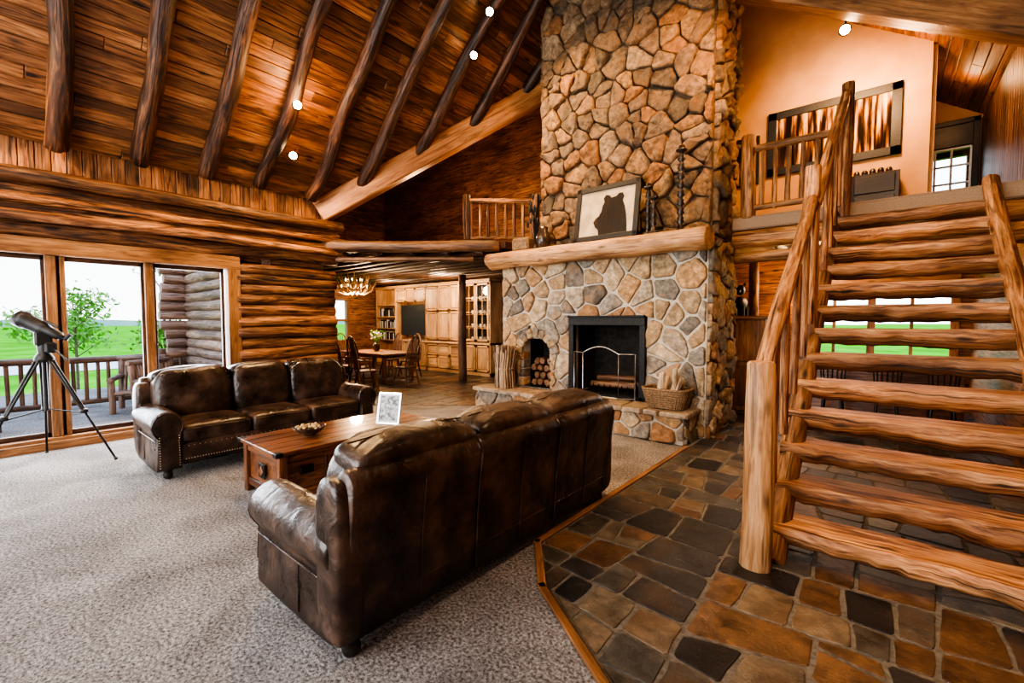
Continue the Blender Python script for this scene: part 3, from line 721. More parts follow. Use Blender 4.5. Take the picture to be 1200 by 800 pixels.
for i in range(13):
    z=rise*(i+1); y=y0+run*i; th_=R0.uniform(.95,1.2)
    prof=[(-.02,0),(.28,0),(.28,-.05),(.24,-.105),(.17,-.135*th_),(.09,-.145*th_),(.02,-.125),(-.025,-.085),(-.04,-.035)]
    ns=30; vs=[];tc=[]; off=V((R0.uniform(0,40),)*3)
    for k in range(ns+1):
        t=k/ns; x=xl-.09+(xr-xl+.13)*t
        for (a_,b_) in prof:
            w=(.020*noise.noise(V((x*2.2,a_*4+b_*9,i*5.1)))+.016*noise.noise(V((x*11,a_*14+b_*14,i*3.3)))) if b_<-.005 or a_<.01 else .004*noise.noise(V((x*4,a_,i)))
            vs.append(V((x,y+a_+w*(1.4 if a_<.1 else 0),z+b_+w*(b_<-.03)))); tc.append(V((a_,b_,x))+off)
    n_=len(prof); fs=[(k*n_+j,k*n_+(j+1)%n_,(k+1)*n_+(j+1)%n_,(k+1)*n_+j) for k in range(ns) for j in range(1,n_)]
    mb.add(vs,fs,tc,None,0,True)
    rr_=mb.rn[-1]
    mb.add([vs[k*n_+j] for k in range(ns+1) for j in(0,1)],[(2*k,2*k+1,2*k+3,2*k+2) for k in range(ns)],[tc[k*n_+j] for k in range(ns+1) for j in(0,1)],min(1,rr_+.3),0,False)
    for kk in(0,ns): mb.add(vs[kk*n_:kk*n_+n_],[tuple(range(n_))],tc[kk*n_:kk*n_+n_],.8,0,False)
sl_=lambda x,dz,ys,ye:((x,ys,dz+rise+(ys-y0)*rise/run),(x,ye,dz+rise+(ye-y0)*rise/run))
a_,b_=sl_(xl-.03,-.12,y0-.12,LY-.02); mb.log(a_,b_,.085,.08)
a_,b_=sl_(xr+.06,-.04,y0-.2,LY+.0); mb.log(a_,b_,.075,.07)
mb.log((-.6,3.16,0.015),(-.6,3.16,1.33),.094,.084,amp=.06,rnd=.9,mat=1,seg=20)
mb.log((-.43,6.88,2.7),(-.43,6.88,4.47),.085,.07,rnd=.2)
mb.log((-.56,5.05,1.3),(-.56,5.05,3.02),.08,.07,rnd=.6)
sr=rise/run
hz=lambda y:1.20+(y-3.16)*sr
hA=V((-.59,3.16,hz(3.16))); hM=V((-.56,5.05,hz(5.05))); hB=V((-.45,6.88,hz(6.88))); mb.log(hA,hM,.06,.052); mb.log(hM+V((.03,-.02,-.05)),hB+V((0,0,.15)),.055,.05)
for i in range(1,11):
    y=3.16+(6.88-3.16)*i/11
    if abs(y-5.05)<.15: continue
    x=-.58+.13*i/11; p=V((x,y,hz(y))); mb.log(V((x,y,hz(y)-1.0)),p,.03,.026,seg=8,amp=.15)
mb.obj('log_staircase',['stair','newel'])
mb=MB(); wallholes(mb,'x',XR+.08,.14,YB,YK,0,ZR+.1,[]) ; mb.obj('wall_right',['wallboard'])
mb=MB(); y=LY+.1
while y<YK-.1: mb.bx(XR-.04,XR+.01,y,y+.138,LZ,ZR-.05,grain=2,bv=.008); y+=.14
mb.obj('wall_loft_siding',['sidewall'])
mb=MB(); wallholes(mb,'y',8.6,.12,-3.1,.40,LZ,RZ,[]); wallholes(mb,'x',.40,.1,8.6,10.6,LZ,6.4,[]); wallholes(mb,'y',10.6,.1,.40,XR,LZ,6.4,[(.55,1.0,3.6,4.45)])
mb.obj('wall_loft_back',['plaster'])
mb=MB(); 
for x in(.50,1.05): mb.bx(x-.04,x+.04,10.47,10.53,LZ,4.9)
mb.bx(.46,1.09,10.47,10.53,4.83,4.91); mb.bx(.53,1.02,10.49,10.53,4.48,4.85); 
for x in(.57,.77,1.0): mb.bx(x-.015,x+.015,10.49,10.53,3.6,4.45,mat=1)
for z in(3.6,3.88,4.17,4.45): mb.bx(.55,1.0,10.49,10.53,z-.015,z+.015,mat=1)
mb.bx(.53,1.02,10.49,10.53,LZ,3.58)
mb.obj('door_1',['blackwood','white'])
mb=MB(); x0,x1,z0,z1=-1.58,.10,3.98,5.0; yy=8.515
mb.bx(x0,x1,yy-.02,yy+.02,z0,z0+.12,mat=0);mb.bx(x0,x1,yy-.02,yy+.02,z1-.12,z1,mat=0);mb.bx(x0,x0+.12,yy-.02,yy+.02,z0,z1,mat=0);mb.bx(x1-.12,x1,yy-.02,yy+.02,z0,z1,mat=0)
mb.bx(x0+.1,x1-.1,yy,yy+.022,z0+.1,z1-.1,mat=1)
mb.obj('framed_forest_painting',['black','painting'])
mb=MB(); mb.bx(-2.1,-1.7,8.49,8.538,3.9,4.7,mat=0); mb.bx(-2.04,-1.76,8.48,8.50,3.97,4.63,mat=1); mb.obj('framed_small_painting',['black','painting'])
mb=MB(); mb.bx(-.45,.1,8.15,8.5,LZ,LZ+.62); 
for i in range(2): mb.bx(-.4,.05,8.12,8.16,LZ+.06+.28*i,LZ+.3+.28*i)
for i in range(5): mb.sup((-.38+.09*i,8.3,LZ+.66),(.08,.08,.08+.05*R0.random()),e1=.8,e2=.8,nu=8,nv=6)
mb.obj('dresser',['blackwood'])
mb=MB(); wallholes(mb,'x',-3.2,.12,7.5,YK,0,RZ,[]); mb.obj('wall_partition',['wallboard'])
mb=MB(); wallholes(mb,'y',YK+.06,.12,-3.3,XR+.1,0,7,[(-1.35,.95,.35,2.35),(.55,1.0,3.6,4.45)]); mb.obj('wall_far',['wallboard'])
mb=MB()
for x in(-1.35,-.2,.95): mb.bx(x-.06,x+.06,YK-.03,YK+.08,.35,2.35)
for x in(-.78,.38): mb.bx(x-.025,x+.025,YK-.03,YK+.08,.35,2.35)
for z in(.35,2.35): mb.bx(-1.4,1.0,YK-.04,YK+.08,z-.06,z+.06)
mb.obj('window_3',['trim'])
mb=MB(); mb.bx(-2.55,-1.55,8.55,9.1,0.015,1.62,rnd=.4); mb.bx(-2.6,-1.5,8.5,9.15,1.62,1.68)
for i in range(2):
    for j in range(2): mb.bx(-2.5+.48*i,-2.06+.48*i,8.52,8.56,.1+.78*j,.82+.78*j,bv=.02)
mb.obj('kitchen_cabinet',['trim'])
mb=MB(); mb.sup((-2.0,8.8,1.9),(.2,.42,.26),e1=.9,e2=.9); mb.sup((-1.97,8.62,2.13),(.15,.2,.18),e1=.9,e2=.9); mb.sup((-1.97,8.5,2.1),(.07,.12,.08),e1=.9,e2=.9)
for s_ in(-1,1):
    mb.sup((-1.97+s_*.06,8.66,2.23),(.05,.03,.06),e1=1,e2=1,nu=10,nv=6)
    for yy2 in(8.66,8.94): mb.tube([(-2+s_*.06,yy2,1.68),(-2+s_*.06,yy2,1.85)],.04,8)
mb.obj('bear_figurine',['black'])
mb=MB(); mb.bx(-.9,.85,8.4,9.0,0.015,.88); mb.bx(-1.0,.95,8.3,9.1,.88,.93,mat=1); mb.obj('kitchen_island',['table','ceramic'])
def stool():
    mb=MB(); mb.lathe((0,0,.62),[(.17,0),(.18,.03),(.16,.05)],18)
    for a in(45,135,225,315):
        c_,s_=math.cos(math.radians(a)),math.sin(math.radians(a)); mb.tube([(c_*.2,s_*.2,0),(c_*.12,s_*.12,.63)],.018,8)
    mb.tube([(.17*math.cos(t),.17*math.sin(t),.25) for t in [k*.4 for k in range(17)]],.01,6)
    for k in range(7):
        a=math.radians(-60+20*k)+math.pi/2; mb.tube([(.15*math.cos(a),.15*math.sin(a),.66),(.18*math.cos(a),.19*math.sin(a),1.0)],.009,6)
    mb.tube([(.19*math.cos(a),.2*math.sin(a),1.01) for a in [math.radians(30+10*k) for k in range(13)]],.02,8)
    return mb.mesh('bar_stool',['blackwood'])
st=stool()
for x in(-.55,.05,.6): inst(st,'bar_stool',TR(x,7.95,.015,180))
mb=MB(); mb.lathe((-1.6,10.85,2.05),[(.07,0),(.13,.2)],14,mat=1); mb.lathe((-1.6,10.85,1.85),[(.02,0),(.02,.2)],8); mb.tube([(-1.6,10.85,1.88),(-1.6,10.99,1.88)],.02,6); mb.obj('wall_sconce',['iron','shade'])
mb=MB(); mb.log((-1.95,9.6,0.015),(-1.95,9.6,2.7),.09,.09); mb.obj('support_post',['log'])

# ================================================================== REAR wall w/ windows
mb=MB(); wallholes(mb,'y',YB-.06,.12,XL-.2,XR+.2,0,RZ+.2,[(-6.9,-.1,.5,3.6),(-5.2,-1.6,3.9,6.2)]); mb.obj('wall_rear',['wallboard'])
mb=MB()
for x in(-6.9,-5.2,-3.5,-1.8,-.1): mb.bx(x-.05,x+.05,YB-.1,YB+.02,.5,3.6)
for z in(.5,3.6): mb.bx(-6.95,-.05,YB-.1,YB+.02,z-.05,z+.05)
mb.obj('window_4',['trim'])

# ================================================================== SOFAS
def sofa(L):
    mb=MB(); hl=L/2
    mb.sup((0,-.02,.22),(L-.2,.84,.24),e1=.15,e2=.12,mat=0)
    for s_ in(-1,1):
        pr=[(-.21,.09),(-.0,.09),(-.005,.2),(-.012,.32),(-.018,.40)]
        c_=(-.095,.525); r=.135
        for k in range(15):
            a=math.radians(-38+ (256)*k/14); pr.append((c_[0]+r*math.cos(a),c_[1]+r*.98*math.sin(a)))
        pr+=[(-.205,.40),(-.21,.2)]
        st=[(-.50,.72),(-.497,.86),(-.485,.96),(-.46,1.0),(-.2,1.01),(.1,1.0),(.3,1.0),(.385,.98),(.405,.9)]
        mb.extr(pr,(s_*hl,0,0),(s_,0,0),(0,0,1),(0,1,0),st)
        pts=[(s_*(hl+(-.1+(a_+.1)*.93)),-.492,.33+(b_-.33)*.95) for a_,b_ in pr[2:-1]]
        mb.tube(pts,.007,6)
        for i in range(0,13):
            z=.13+.024*i
            mb.sup((s_*(hl-.025),-.497,z),(.014,.01,.014),e1=1,e2=1,nu=8,nv=4,mat=1); mb.sup((s_*(hl-.185),-.497,z),(.014,.01,.014),e1=1,e2=1,nu=8,nv=4,mat=1)
        mb.tube([(s_*(hl+.002),-.44,.38),(s_*(hl+.002),0,.378),(s_*(hl+.002),.38,.38)],.006,6)
        mb.tube([(s_*(hl+.001),.05,.12),(s_*(hl-.004),.05,.38)],.004,6)
    pr=[(.2,.1),(.44,.1),(.452,.25),(.462,.45),(.478,.62),(.497,.74)]
    for k in range(11):
        a=math.radians(-15+200*k/10); pr.append((.425+.08*math.cos(a),.82+.095*math.sin(a)))
    pr+=[(.31,.6),(.24,.4)]
    w3=(L-.10)/3
    for i in range(3):
        x0=-hl+.05+w3*i
        st=[(0,.95),(.006,.985),(.03,1.0),(w3/2,1.008),(w3-.03,1),(w3-.006,.985),(w3,.95)]
        mb.extr(pr,(x0,0,0),(0,1,0),(0,0,1),(1,0,0),st)
        for xx in(x0+.0,x0+w3*.5):
            mb.tube([(xx,.445,.12),(xx,.457,.28),(xx,.467,.45),(xx,.483,.62),(xx,.50,.74),(xx,.508,.82)],.004 if xx!=x0 else .007,6)
    mb.tube([(-hl+.06,.449,.24),(hl-.06,.449,.24)],.005,6)
    for s_ in(-1,1): mb.sup((s_*(hl-.06),.36,.48),(.16,.22,.78),e1=.4,e2=.5)
    cw=(L-.40)/3
    for i in range(3):
        x=-hl+.20+cw*(i+.5)
        wd=cw+(.02 if i==1 else .10); xo=0 if i==1 else (i-1)*.045
        def fn(p,wd=wd):
            u=p.x/(wd/2); f=1-.10*abs(u)**4; q=V((p.x,p.y*(1+.12*(1-u*u)),p.z*f))
            q.y+= -.015*math.sin(p.z*9); q.z+=.012*math.sin(u*5+p.y*6); return q
        mb.sup((x+xo,.225,.705),(wd,.32,.60),rx(-13),e1=.55,e2=.42,fn=fn)
        mb.sup((x+xo,.315,.915),(wd-.01,.29,.20),rx(-8),e1=.7,e2=.3,fn=lambda p:V((p.x,p.y,p.z*(1+.08*math.cos(p.x*8)))))
        mb.tube([(x+xo-wd/2+.04,.30,1.0),(x+xo,.30,1.022),(x+xo+wd/2-.04,.30,1.0)],.005,6)
    for i in range(3):
        x=-hl+.20+cw*(i+.5)
        def fn2(p,cw=cw):
            u=p.x/(cw/2); v=p.y/.34; return V((p.x,p.y,p.z*(1+.22*(1-u*u)*(1-v*v)) if p.z>0 else p.z))
        mb.sup((x,-.15,.41),(cw-.004,.68,.19),e1=.32,e2=.16,fn=fn2,nu=44)
        mb.tube([(x-cw/2+.03,-.488,.46),(x,-.495,.465),(x+cw/2-.03,-.488,.46)],.006,6)
    mb.sup((0,-.44,.24),(L-.4,.09,.20),e1=.3,e2=.15)
    for i in range(80):
        x=-hl+.24+i*(L-.48)/79; mb.sup((x,-.487,.175),(.014,.012,.014),e1=1,e2=1,nu=8,nv=4,mat=1)
        if i%2: mb.sup((x,-.487,.30),(.011,.012,.011),e1=1,e2=1,nu=6,nv=4,mat=1)
    for sx in(-1,1):
        for sy in(-.41,.38):
            mb.lathe((sx*(hl-.10),sy,0),[(.025,0),(.04,.015),(.045,.045),(.03,.07),(.045,.085),(.05,.12)],16,mat=2)
    return mb.mesh('leather_sofa',['leather','brass','blackwood'])
inst(sofa(2.58),'leather_sofa',TR(-2.29,2.27,0,-90)); inst(sofa(2.42),'leather_sofa',TR(-5.92,2.26,0,90)@Matrix.Diagonal((1,1,1.05,1)))

# ================================================================== COFFEE TABLE
mb=MB(); tx0,tx1,ty0,ty1=-4.62,-3.78,1.50,3.20
w=(tx1-tx0)/5
for i in range(5): mb.bx(tx0+w*i,tx0+w*(i+1)-.002,ty0,ty1,.465,.50,grain=1,bv=.006)
bx0,bx1,by0,by1=tx0+.06,tx1-.06,ty0+.07,ty1-.07
mb.bx(bx0,bx1,by0,by1,.10,.465,grain=1,bv=.004)
for x in(bx0,bx1):
    for y in(by0,by1): mb.bx(x-.035,x+.035,y-.035,y+.035,.0,.465,grain=2)
for z in(.10,.42):
    for x in(bx0,bx1): mb.bx(x-.02,x+.02,by0,by1,z-.035,z+.035,grain=1)
    for y in(by0,by1): mb.bx(bx0,bx1,y-.02,y+.02,z-.035,z+.035,grain=0)
for x,s_ in((bx1,1),(bx0,-1)):
    for y in(by0+.4,(by0+by1)/2,by1-.4): mb.bx(x-.015,x+.015,y-.03,y+.03,.13,.39,grain=2)
xc=(bx0+bx1)/2
mb.box((xc,by0-.022,.26),(.13,.012,.13),mat=1); mb.box((xc,by0-.03,.26),(.07,.012,.07),ry(45),mat=0)
for y in(by0+.2,by1-.2,(by0+by1)/2): mb.bx(bx1+.01,bx1+.03,y-.06,y+.06,.27,.34,mat=1)
for x in(tx0,tx1):
    for y in(ty0,ty1): mb.bx(x-.004 if x==tx0 else x-.06,x+.06 if x==tx0 else x+.004,y-.004 if y==ty0 else y-.06,y+.06 if y==ty0 else y+.004,.462,.503,mat=1)
mb.obj('coffee_table_trunk',['table','iron'])
mb=MB(); Rf=rz(28)@rx(-14); c=V((-3.97,2.72,.672)); w,h=.26,.33
for s_ in(-1,1):
    mb.box(c+Rf@V((s_*(w/2-.012),0,0)),(.03,.018,h),Rf); mb.box(c+Rf@V((0,0,s_*(h/2-.012))),(w,.018,.03),Rf)
mb.box(c+Rf@V((0,.002,0)),(w-.02,.008,h-.02),Rf,mat=1); mb.box(c+Rf@V((0,-.004,0)),(w-.06,.004,h-.07),Rf,mat=2)
mb.box(c+rz(28)@V((0,.08,-.035)),(.06,.006,.26),rz(28)@rx(20),mat=0)
mb.obj('photo_frame',['steel','white','photo'])
mb=MB(); mb.lathe((-4.2,1.98,.502),[(.05,0),(.055,.01),(.11,.035),(.145,.075),(.15,.08),(.135,.075),(.1,.05),(.02,.04)],24)
for i in range(40):
    a=R0.uniform(0,6.28);r=.11*math.sqrt(R0.random()); mb.sup((-4.2+r*math.cos(a),1.98+r*math.sin(a),.572+R0.uniform(0,.035)*(1-r*5)),(.04,.03,.025),rz(R0.uniform(0,180)),e1=1,e2=1,nu=8,nv=6,mat=1)
mb.obj('potpourri_bowl',['ceramic','potpourri'])

# ================================================================== TELESCOPE
mb=MB(); cx,cy=-7.08,.42; hub=V((cx,cy,1.18))
for ang in(55,178,292):
    c_,s_=math.cos(math.radians(ang)),math.sin(math.radians(ang)); R_=.62
    f=V((cx+c_*R_,cy+s_*R_,0)); k=hub+V((c_*.06,s_*.06,-.02)); m_=k.lerp(f,.5)
    off=V((-s_,c_,0))*.03
    mb.tube([k+off,m_+off*.6],.013,8); mb.tube([k-off,m_-off*.6],.013,8); mb.tube([k.lerp(f,.38),f+V((0,0,.01))],.011,8,mat=1); mb.sup(f+V((0,0,.015)),(.04,.04,.03),e1=1,e2=1,nu=10,nv=6)
    mb.sup(m_,(.07,.07,.05),e1=.5,e2=.5,nu=12,nv=8)
    mb.tube([V((cx,cy,.62)),k.lerp(f,.52)],.007,6)
mb.tube([(cx,cy,.6),(cx,cy,1.2)],.02,8)
mb.lathe(hub,[(.07,-.04),(.085,0),(.06,.05),(.05,.06),(.055,.14),(.04,.2)],16)
mb.box(hub+V((0,0,.22)),(.12,.14,.16),bv=.02); mb.box(hub+V((.06,.05,.12)),(.08,.1,.12),bv=.02)
dt=V((-.62,-.62,.45)).normalized(); up=V((0,0,1)); s_=dt.cross(up).normalized(); u_=s_.cross(dt)
Rt=Matrix((s_,u_,dt)).transposed(); cT=hub+V((0,0,.33)); q=.66
mb.lathe(cT,[(r*.85,z*q) for r,z in [(.03,-.36),(.035,-.30),(.055,-.28),(.06,-.1),(.075,-.05),(.09,0),(.095,.25),(.11,.27),(.112,.38),(.10,.385),(.09,.33)]],20,Rt)
mb.tube([cT-dt*.2,cT-dt*.26,cT-dt*.28+u_*.07],.02,8); mb.tube([cT+u_*.085-dt*.14,cT+u_*.085+dt*.02],.015,8)
mb.tube([hub+V((.02,.02,.18)),hub+V((.2,.16,-.02))],.008,6)
mb.obj('telescope_on_tripod',['black','iron'])

# ================================================================== DINING
def dchair():
    mb=MB(); mb.sup((0,0,.45),(.46,.44,.05),e1=.5,e2=.6,nu=24,nv=8)
    def leg(a,b): 
        a=V(a);b=V(b); mb.tube([a,a.lerp(b,.15),a.lerp(b,.3),a.lerp(b,.5),a.lerp(b,.62),a.lerp(b,.8),b],[.016,.022,.015,.028,.016,.026,.02],8)
    for sx in(-1,1):
        for sy in(-1,1): leg((sx*.23,sy*.22,0),(sx*.16,sy*.15,.44))
        mb.tube([(sx*.2,-.19,.2),(sx*.2,.19,.2)],.012,6)
    mb.tube([(-.2,0,.2),(.2,0,.2)],.012,6)
    hoop=[(-.21*math.cos(math.pi*k/20)*(1+.12*math.sin(math.pi*k/20)),.19+.12*math.sin(math.pi*k/20),.46+.74*math.sin(math.pi*k/20)**.8) for k in range(21)]
    mb.tube(hoop,.018,8)
    for k in range(-3,4):
        x=k*.052; z=.46+.74*max(0,1-(x/.235)**2)**.45; mb.tube([(x*.9,.19,.46),(x,.24,.8),(x*1.0,.305,z)],[.009,.014,.008],6)
    mb.tube([(-.27,-.05,.68),(-.26,.12,.69),(-.19,.24,.7),(0,.275,.7),(.19,.24,.7),(.26,.12,.69),(.27,-.05,.68)],.018,8)
    for sx in(-1,1): mb.tube([(sx*.2,-.05,.46),(sx*.265,-.04,.68)],[.014,.016],8)
    return mb.mesh('dining_chair',['chair'])
dc=dchair()
tcx,tcy=-10.3,6.75
for x,y,a in((-11.0,5.85,180),(-10.3,5.8,176),(-9.6,5.82,185),(-11.0,7.6,0),(-10.1,7.6,5),(-8.85,6.55,-80),(-11.85,6.7,90),(-8.9,5.5,160)): inst(dc,'dining_chair',TR(x,y,.017,a))
mb=MB(); 
for i in range(6): mb.bx(tcx-1.05,tcx+1.05,tcy-.55+.1835*i,tcy-.55+.1835*(i+1)-.002,.73,.77,grain=0)
mb.bx(tcx-.9,tcx+.9,tcy-.42,tcy+.42,.65,.73,grain=0)
for sx in(-1,1):
    for sy in(-1,1): mb.lathe((tcx+sx*.88,tcy+sy*.42,.017),[(.03,0),(.045,.05),(.03,.12),(.06,.3),(.035,.45),(.05,.55),(.05,.68)],14)
mb.obj('dining_table',['trim'])
mb=MB(); mb.lathe((tcx-.1,tcy,.77),[(.06,0),(.1,.08),(.09,.18),(.05,.24)],16)
for i in range(40):
    a=R0.uniform(0,6.28);r=R0.uniform(0,.2);z=R0.uniform(.3,.55); mb.tube([(tcx-.1,tcy,.98),(tcx-.1+r*math.cos(a),tcy+r*math.sin(a),.77+z)],.004,4,mat=1); mb.sup((tcx-.1+r*math.cos(a),tcy+r*math.sin(a),.77+z),(.06,.06,.05),e1=1,e2=1,nu=8,nv=5,mat=1 if i%2 else 2)
mb.obj('flower_centerpiece',['ceramic','leaf','white'])
mb=MB(); c=V((-10.6,6.25,2.42))
for ring,(ro,zo) in enumerate(((1.05,0),(.7,.16))):
    for i in range(12):
        a=2*math.pi*(i+.5*ring)/12; d=V((math.cos(a),math.sin(a),0))*ro; t=V((-math.sin(a),math.cos(a),0)); cc=c+V((0,0,zo))
        pts=[cc+d*.05+V((0,0,-.05)),cc+d*.22+t*.05+V((0,0,-.14)),cc+d*.40+t*.12+V((0,0,-.06)),cc+d*.52+t*.14+V((0,0,.18))]
        mb.tube(pts,[.026,.026,.02,.005],7)
        for k in(1,2): mb.tube([pts[k],pts[k]+d*.12-t*.06+V((0,0,.20))],[.017,.003],6)
        if i%2==0: mb.sup(cc+d*.30+V((0,0,.06)),(.035,.035,.07),e1=1,e2=1,nu=8,nv=6,mat=1)
mb.tube([c,c+V((0,0,.45))],.012,6); mb.obj('antler_chandelier',['antler','candle'])
mb=MB(); Y0,Y1=9.02,9.5; ZT=2.72
def carcass(x0,x1):
    mb.bx(x0,x0+.04,Y0,Y1,0.017,ZT,rnd=.5); mb.bx(x1-.04,x1,Y0,Y1,0.017,ZT,rnd=.5); mb.bx(x0,x1,Y0,Y1,ZT-.06,ZT,rnd=.5); mb.bx(x0,x1,Y1-.02,Y1,0.017,ZT,rnd=.3); mb.bx(x0,x1,Y0,Y1,.017,.12,rnd=.5)
    mb.bx(x0-.01,x1+.01,Y0-.05,Y1,ZT-.03,ZT+.03,rnd=.6)
def panel(x0,x1,z0,z1,y=Y0,glass_=False):
    f=.06
    mb.bx(x0,x1,y-.02,y,z0,z0+f,rnd=.6);mb.bx(x0,x1,y-.02,y,z1-f,z1,rnd=.6);mb.bx(x0,x0+f,y-.02,y,z0,z1,rnd=.6);mb.bx(x1-f,x1,y-.02,y,z0,z1,rnd=.6)
    if glass_:
        mb.bx((x0+x1)/2-.012,(x0+x1)/2+.012,y-.018,y,z0,z1,rnd=.6)
        for k in range(1,4): z=z0+(z1-z0)*k/4; mb.bx(x0,x1,y-.018,y,z-.012,z+.012,rnd=.6)
        mb.quad([(x0,y-.005,z0),(x1,y-.005,z0),(x1,y-.005,z1),(x0,y-.005,z1)],mat=2)
    else: mb.bx(x0+f+.012,x1-f-.012,y-.012,y,z0+f+.012,z1-f-.012,rnd=.45,bv=.01)
    mb.sup((x1-.03,y-.03,(z0+z1)/2),(.025,.025,.025),e1=1,e2=1,nu=8,nv=6,mat=1)
carcass(-9.45,-8.35); mb.bx(-9.4,-8.4,Y1-.05,Y1-.02,.96,2.64,mat=1)
for x in(-9.42,-8.9): panel(x,x+.5,.14,.88); panel(x,x+.5,1.0,2.64,glass_=True)
mb.bx(-9.45,-8.35,Y0-.03,Y1,.9,.96,rnd=.6)
for z in(1.35,1.75,2.15): mb.bx(-9.4,-8.4,Y0+.05,Y1,z,z+.02)
for z in(1.0,1.37,1.77,2.17):
    for i in range(6): mb.lathe((-9.3+.16*i,9.3,z),[(.03,0),(.05,.06),(.045,.12)],10,mat=3)
carcass(-11.1,-9.47)
for i in range(3): x=-11.08+.535*i; panel(x,x+.52,.14,.50); panel(x,x+.52,.52,.88); panel(x,x+.52,1.9,2.64)
mb.bx(-11.12,-9.45,Y0-.1,Y1,.9,.96,rnd=.6)
for i in range(3): x=-11.08+.535*i; panel(x,x+.52,1.0,1.86)
carcass(-12.7,-11.12)
for i in range(3): x=-12.68+.52*i; panel(x,x+.5,.14,.88)
mb.bx(-12.7,-11.1,Y0-.03,Y1,.9,.96,rnd=.6); mb.bx(-12.55,-11.3,Y0+.1,Y0+.16,1.1,2.1,mat=1)
for i in range(3): x=-12.68+.52*i; panel(x,x+.5,2.2,2.64)
carcass(-13.9,-12.72)
for z in(.5,.9,1.3,1.7,2.1): mb.bx(-13.88,-12.74,Y0,Y1,z,z+.03,rnd=.5)
for z in(.93,1.33,1.73):
    x=-13.8
    while x<-12.9:
        w_=R0.uniform(.03,.06); mb.bx(x,x+w_-.004,Y0+.08,Y0+.26,z,z+R0.uniform(.2,.3),mat=R0.choice([1,3,4]),bv=.002); x+=w_
mb.obj('built_in_cabinet',['cab','black','glass','white','ceramic'])

# ================================================================== LAMPS
def lamp(p,aim,en,size=110,col=(1,.62,.3),rod=.18,face=None):
    mb=MB(); p=V(p)
    def fr(aim):
        d=(V(aim)-p).normalized(); up=V((0,0,1)) if abs(d.z)<.95 else V((0,1,0)); s_=d.cross(up).normalized(); u_=s_.cross(d); return d,Matrix((s_,u_,d)).transposed()
    d,Rm=fr(face or aim)
    mb.lathe(p,[(.03,-.10),(.045,-.08),(.055,0),(.07,.05)],14,Rm); mb.sup(p+d*.05,(.11,.11,.08),Rm,e1=1,e2=1,nu=14,nv=8,mat=1); mb.tube([p-d*.1,p-d*.1+V((0,0,rod))],.012,6)
    o=mb.obj('ceiling_spotlight',['iron','bulb'])
    l=bpy.data.lights.new('spot_bulb','SPOT'); l.energy=en; l.color=col; l.spot_size=math.radians(size); l.spot_blend=.9; l.shadow_soft_size=.08
    d2,R2=fr(aim)
    lo=bpy.data.objects.new('ceiling_spotlight_bulb',l); bpy.context.scene.collection.objects.link(lo); lo.matrix_world=Matrix.Translation(p+d2*.14+d*.05)@(R2@rx(180)).to_4x4(); lo.parent=o
    return o
def pt(name,p,en,col=(1,.55,.25),r=.15):
    l=bpy.data.lights.new(name,'POINT'); l.energy=en;l.color=col;l.shadow_soft_size=r; lo=bpy.data.objects.new(name,l); bpy.context.scene.collection.objects.link(lo); lo.location=p; return lo
cam_side=(-2.2,1.0,2.0)
lamp((-6.62,3.05,4.72),(-5.5,2.4,0),420,size=150,face=cam_side); lamp((-7.22,3.25,4.2),(-7.6,4.4,2.0),90,face=(-5.5,2,3))
lamp((-5.30,5.35,5.95),(-4.6,6.2,2),340,face=cam_side); lamp((-4.85,5.25,6.4),(-3.0,6.3,3.6),480,size=100,face=cam_side)
lamp((-.9,5.0,5.6),(-3.0,6.3,4.4),420,size=95,col=(1,.52,.22)); lamp((-.2,2.2,5.2),(-.2,4.6,1.2),480,size=110,col=(1,.68,.40))
lamp((-.5,7.2,5.3),(-.7,8.5,4.2),200,size=150,col=(1,.55,.24),rod=.75,face=(-.4,3,2.6))
lamp((-6.9,-.9,4.4),(-7.6,1.2,2.9),260,size=120)  # added spot, set out of view for its light on the left wall
lamp((-5.0,-1.0,6.2),(-4.0,1.5,0),260,size=130,col=(1,.8,.6))
pt('ceiling_spot_fill',(-6.35,3.0,4.6),45,(1,.55,.24))  # bare point light added beside the ceiling spot, no pendant hangs here
pt('wing_loft_fill',(-8.2,7.0,4.1),150,(1,.58,.28)); pt('wing_loft_fill',(-6.2,6.9,4.4),40,(1,.58,.28))  # bare point lights added to brighten the dark wing, no fixtures
pt('loft_fill',(-.2,7.9,4.8),90,(1,.55,.26)); pt('loft_fill',(.75,9.3,5.0),10,(1,.55,.25))  # bare point fills added to light the loft walls, no fixtures
pt('chandelier_light',(-10.6,6.25,2.0),190,(1,.66,.38)); pt('cabinet_fill',(-9.4,8.0,2.5),120,(1,.72,.45)); pt('cabinet_fill',(-12.2,8.2,2.5),60,(1,.72,.45))  # points by the cabinets are added fill, without fixtures
pt('kitchen_light',(-1.0,9.9,2.4),80,(1,.58,.28)); pt('kitchen_light',(.2,7.6,2.4),30,(1,.58,.28)); pt('sconce_light',(-1.6,10.5,2.15),14)
def area_l(name,loc,rot,sx,sy,en,col=(1,1,1)):
    l=bpy.data.lights.new(name,'AREA'); l.shape='RECTANGLE'; l.size=sx;l.size_y=sy;l.energy=en;l.color=col
    o=bpy.data.objects.new(name,l); bpy.context.scene.collection.objects.link(o); o.location=loc; o.rotation_euler=[math.radians(a) for a in rot]; return o
area_l('rear_window_fill',(-3.5,YB-.3,2.1),(90,0,0),6.8,3.0,430,(1,.97,.94))  # area fill added behind the camera, outside the unseen rear opening
area_l('rear_gable_fill',(-3.4,YB-.3,5.0),(90,0,0),3.5,2.2,120,(1,.90,.80))  # second added area fill, above the first at the unseen gable
area_l('daylight_side_window',(XL-.5,.57,1.5),(0,-90,0),2.3,3.8,400,(.88,.94,1))

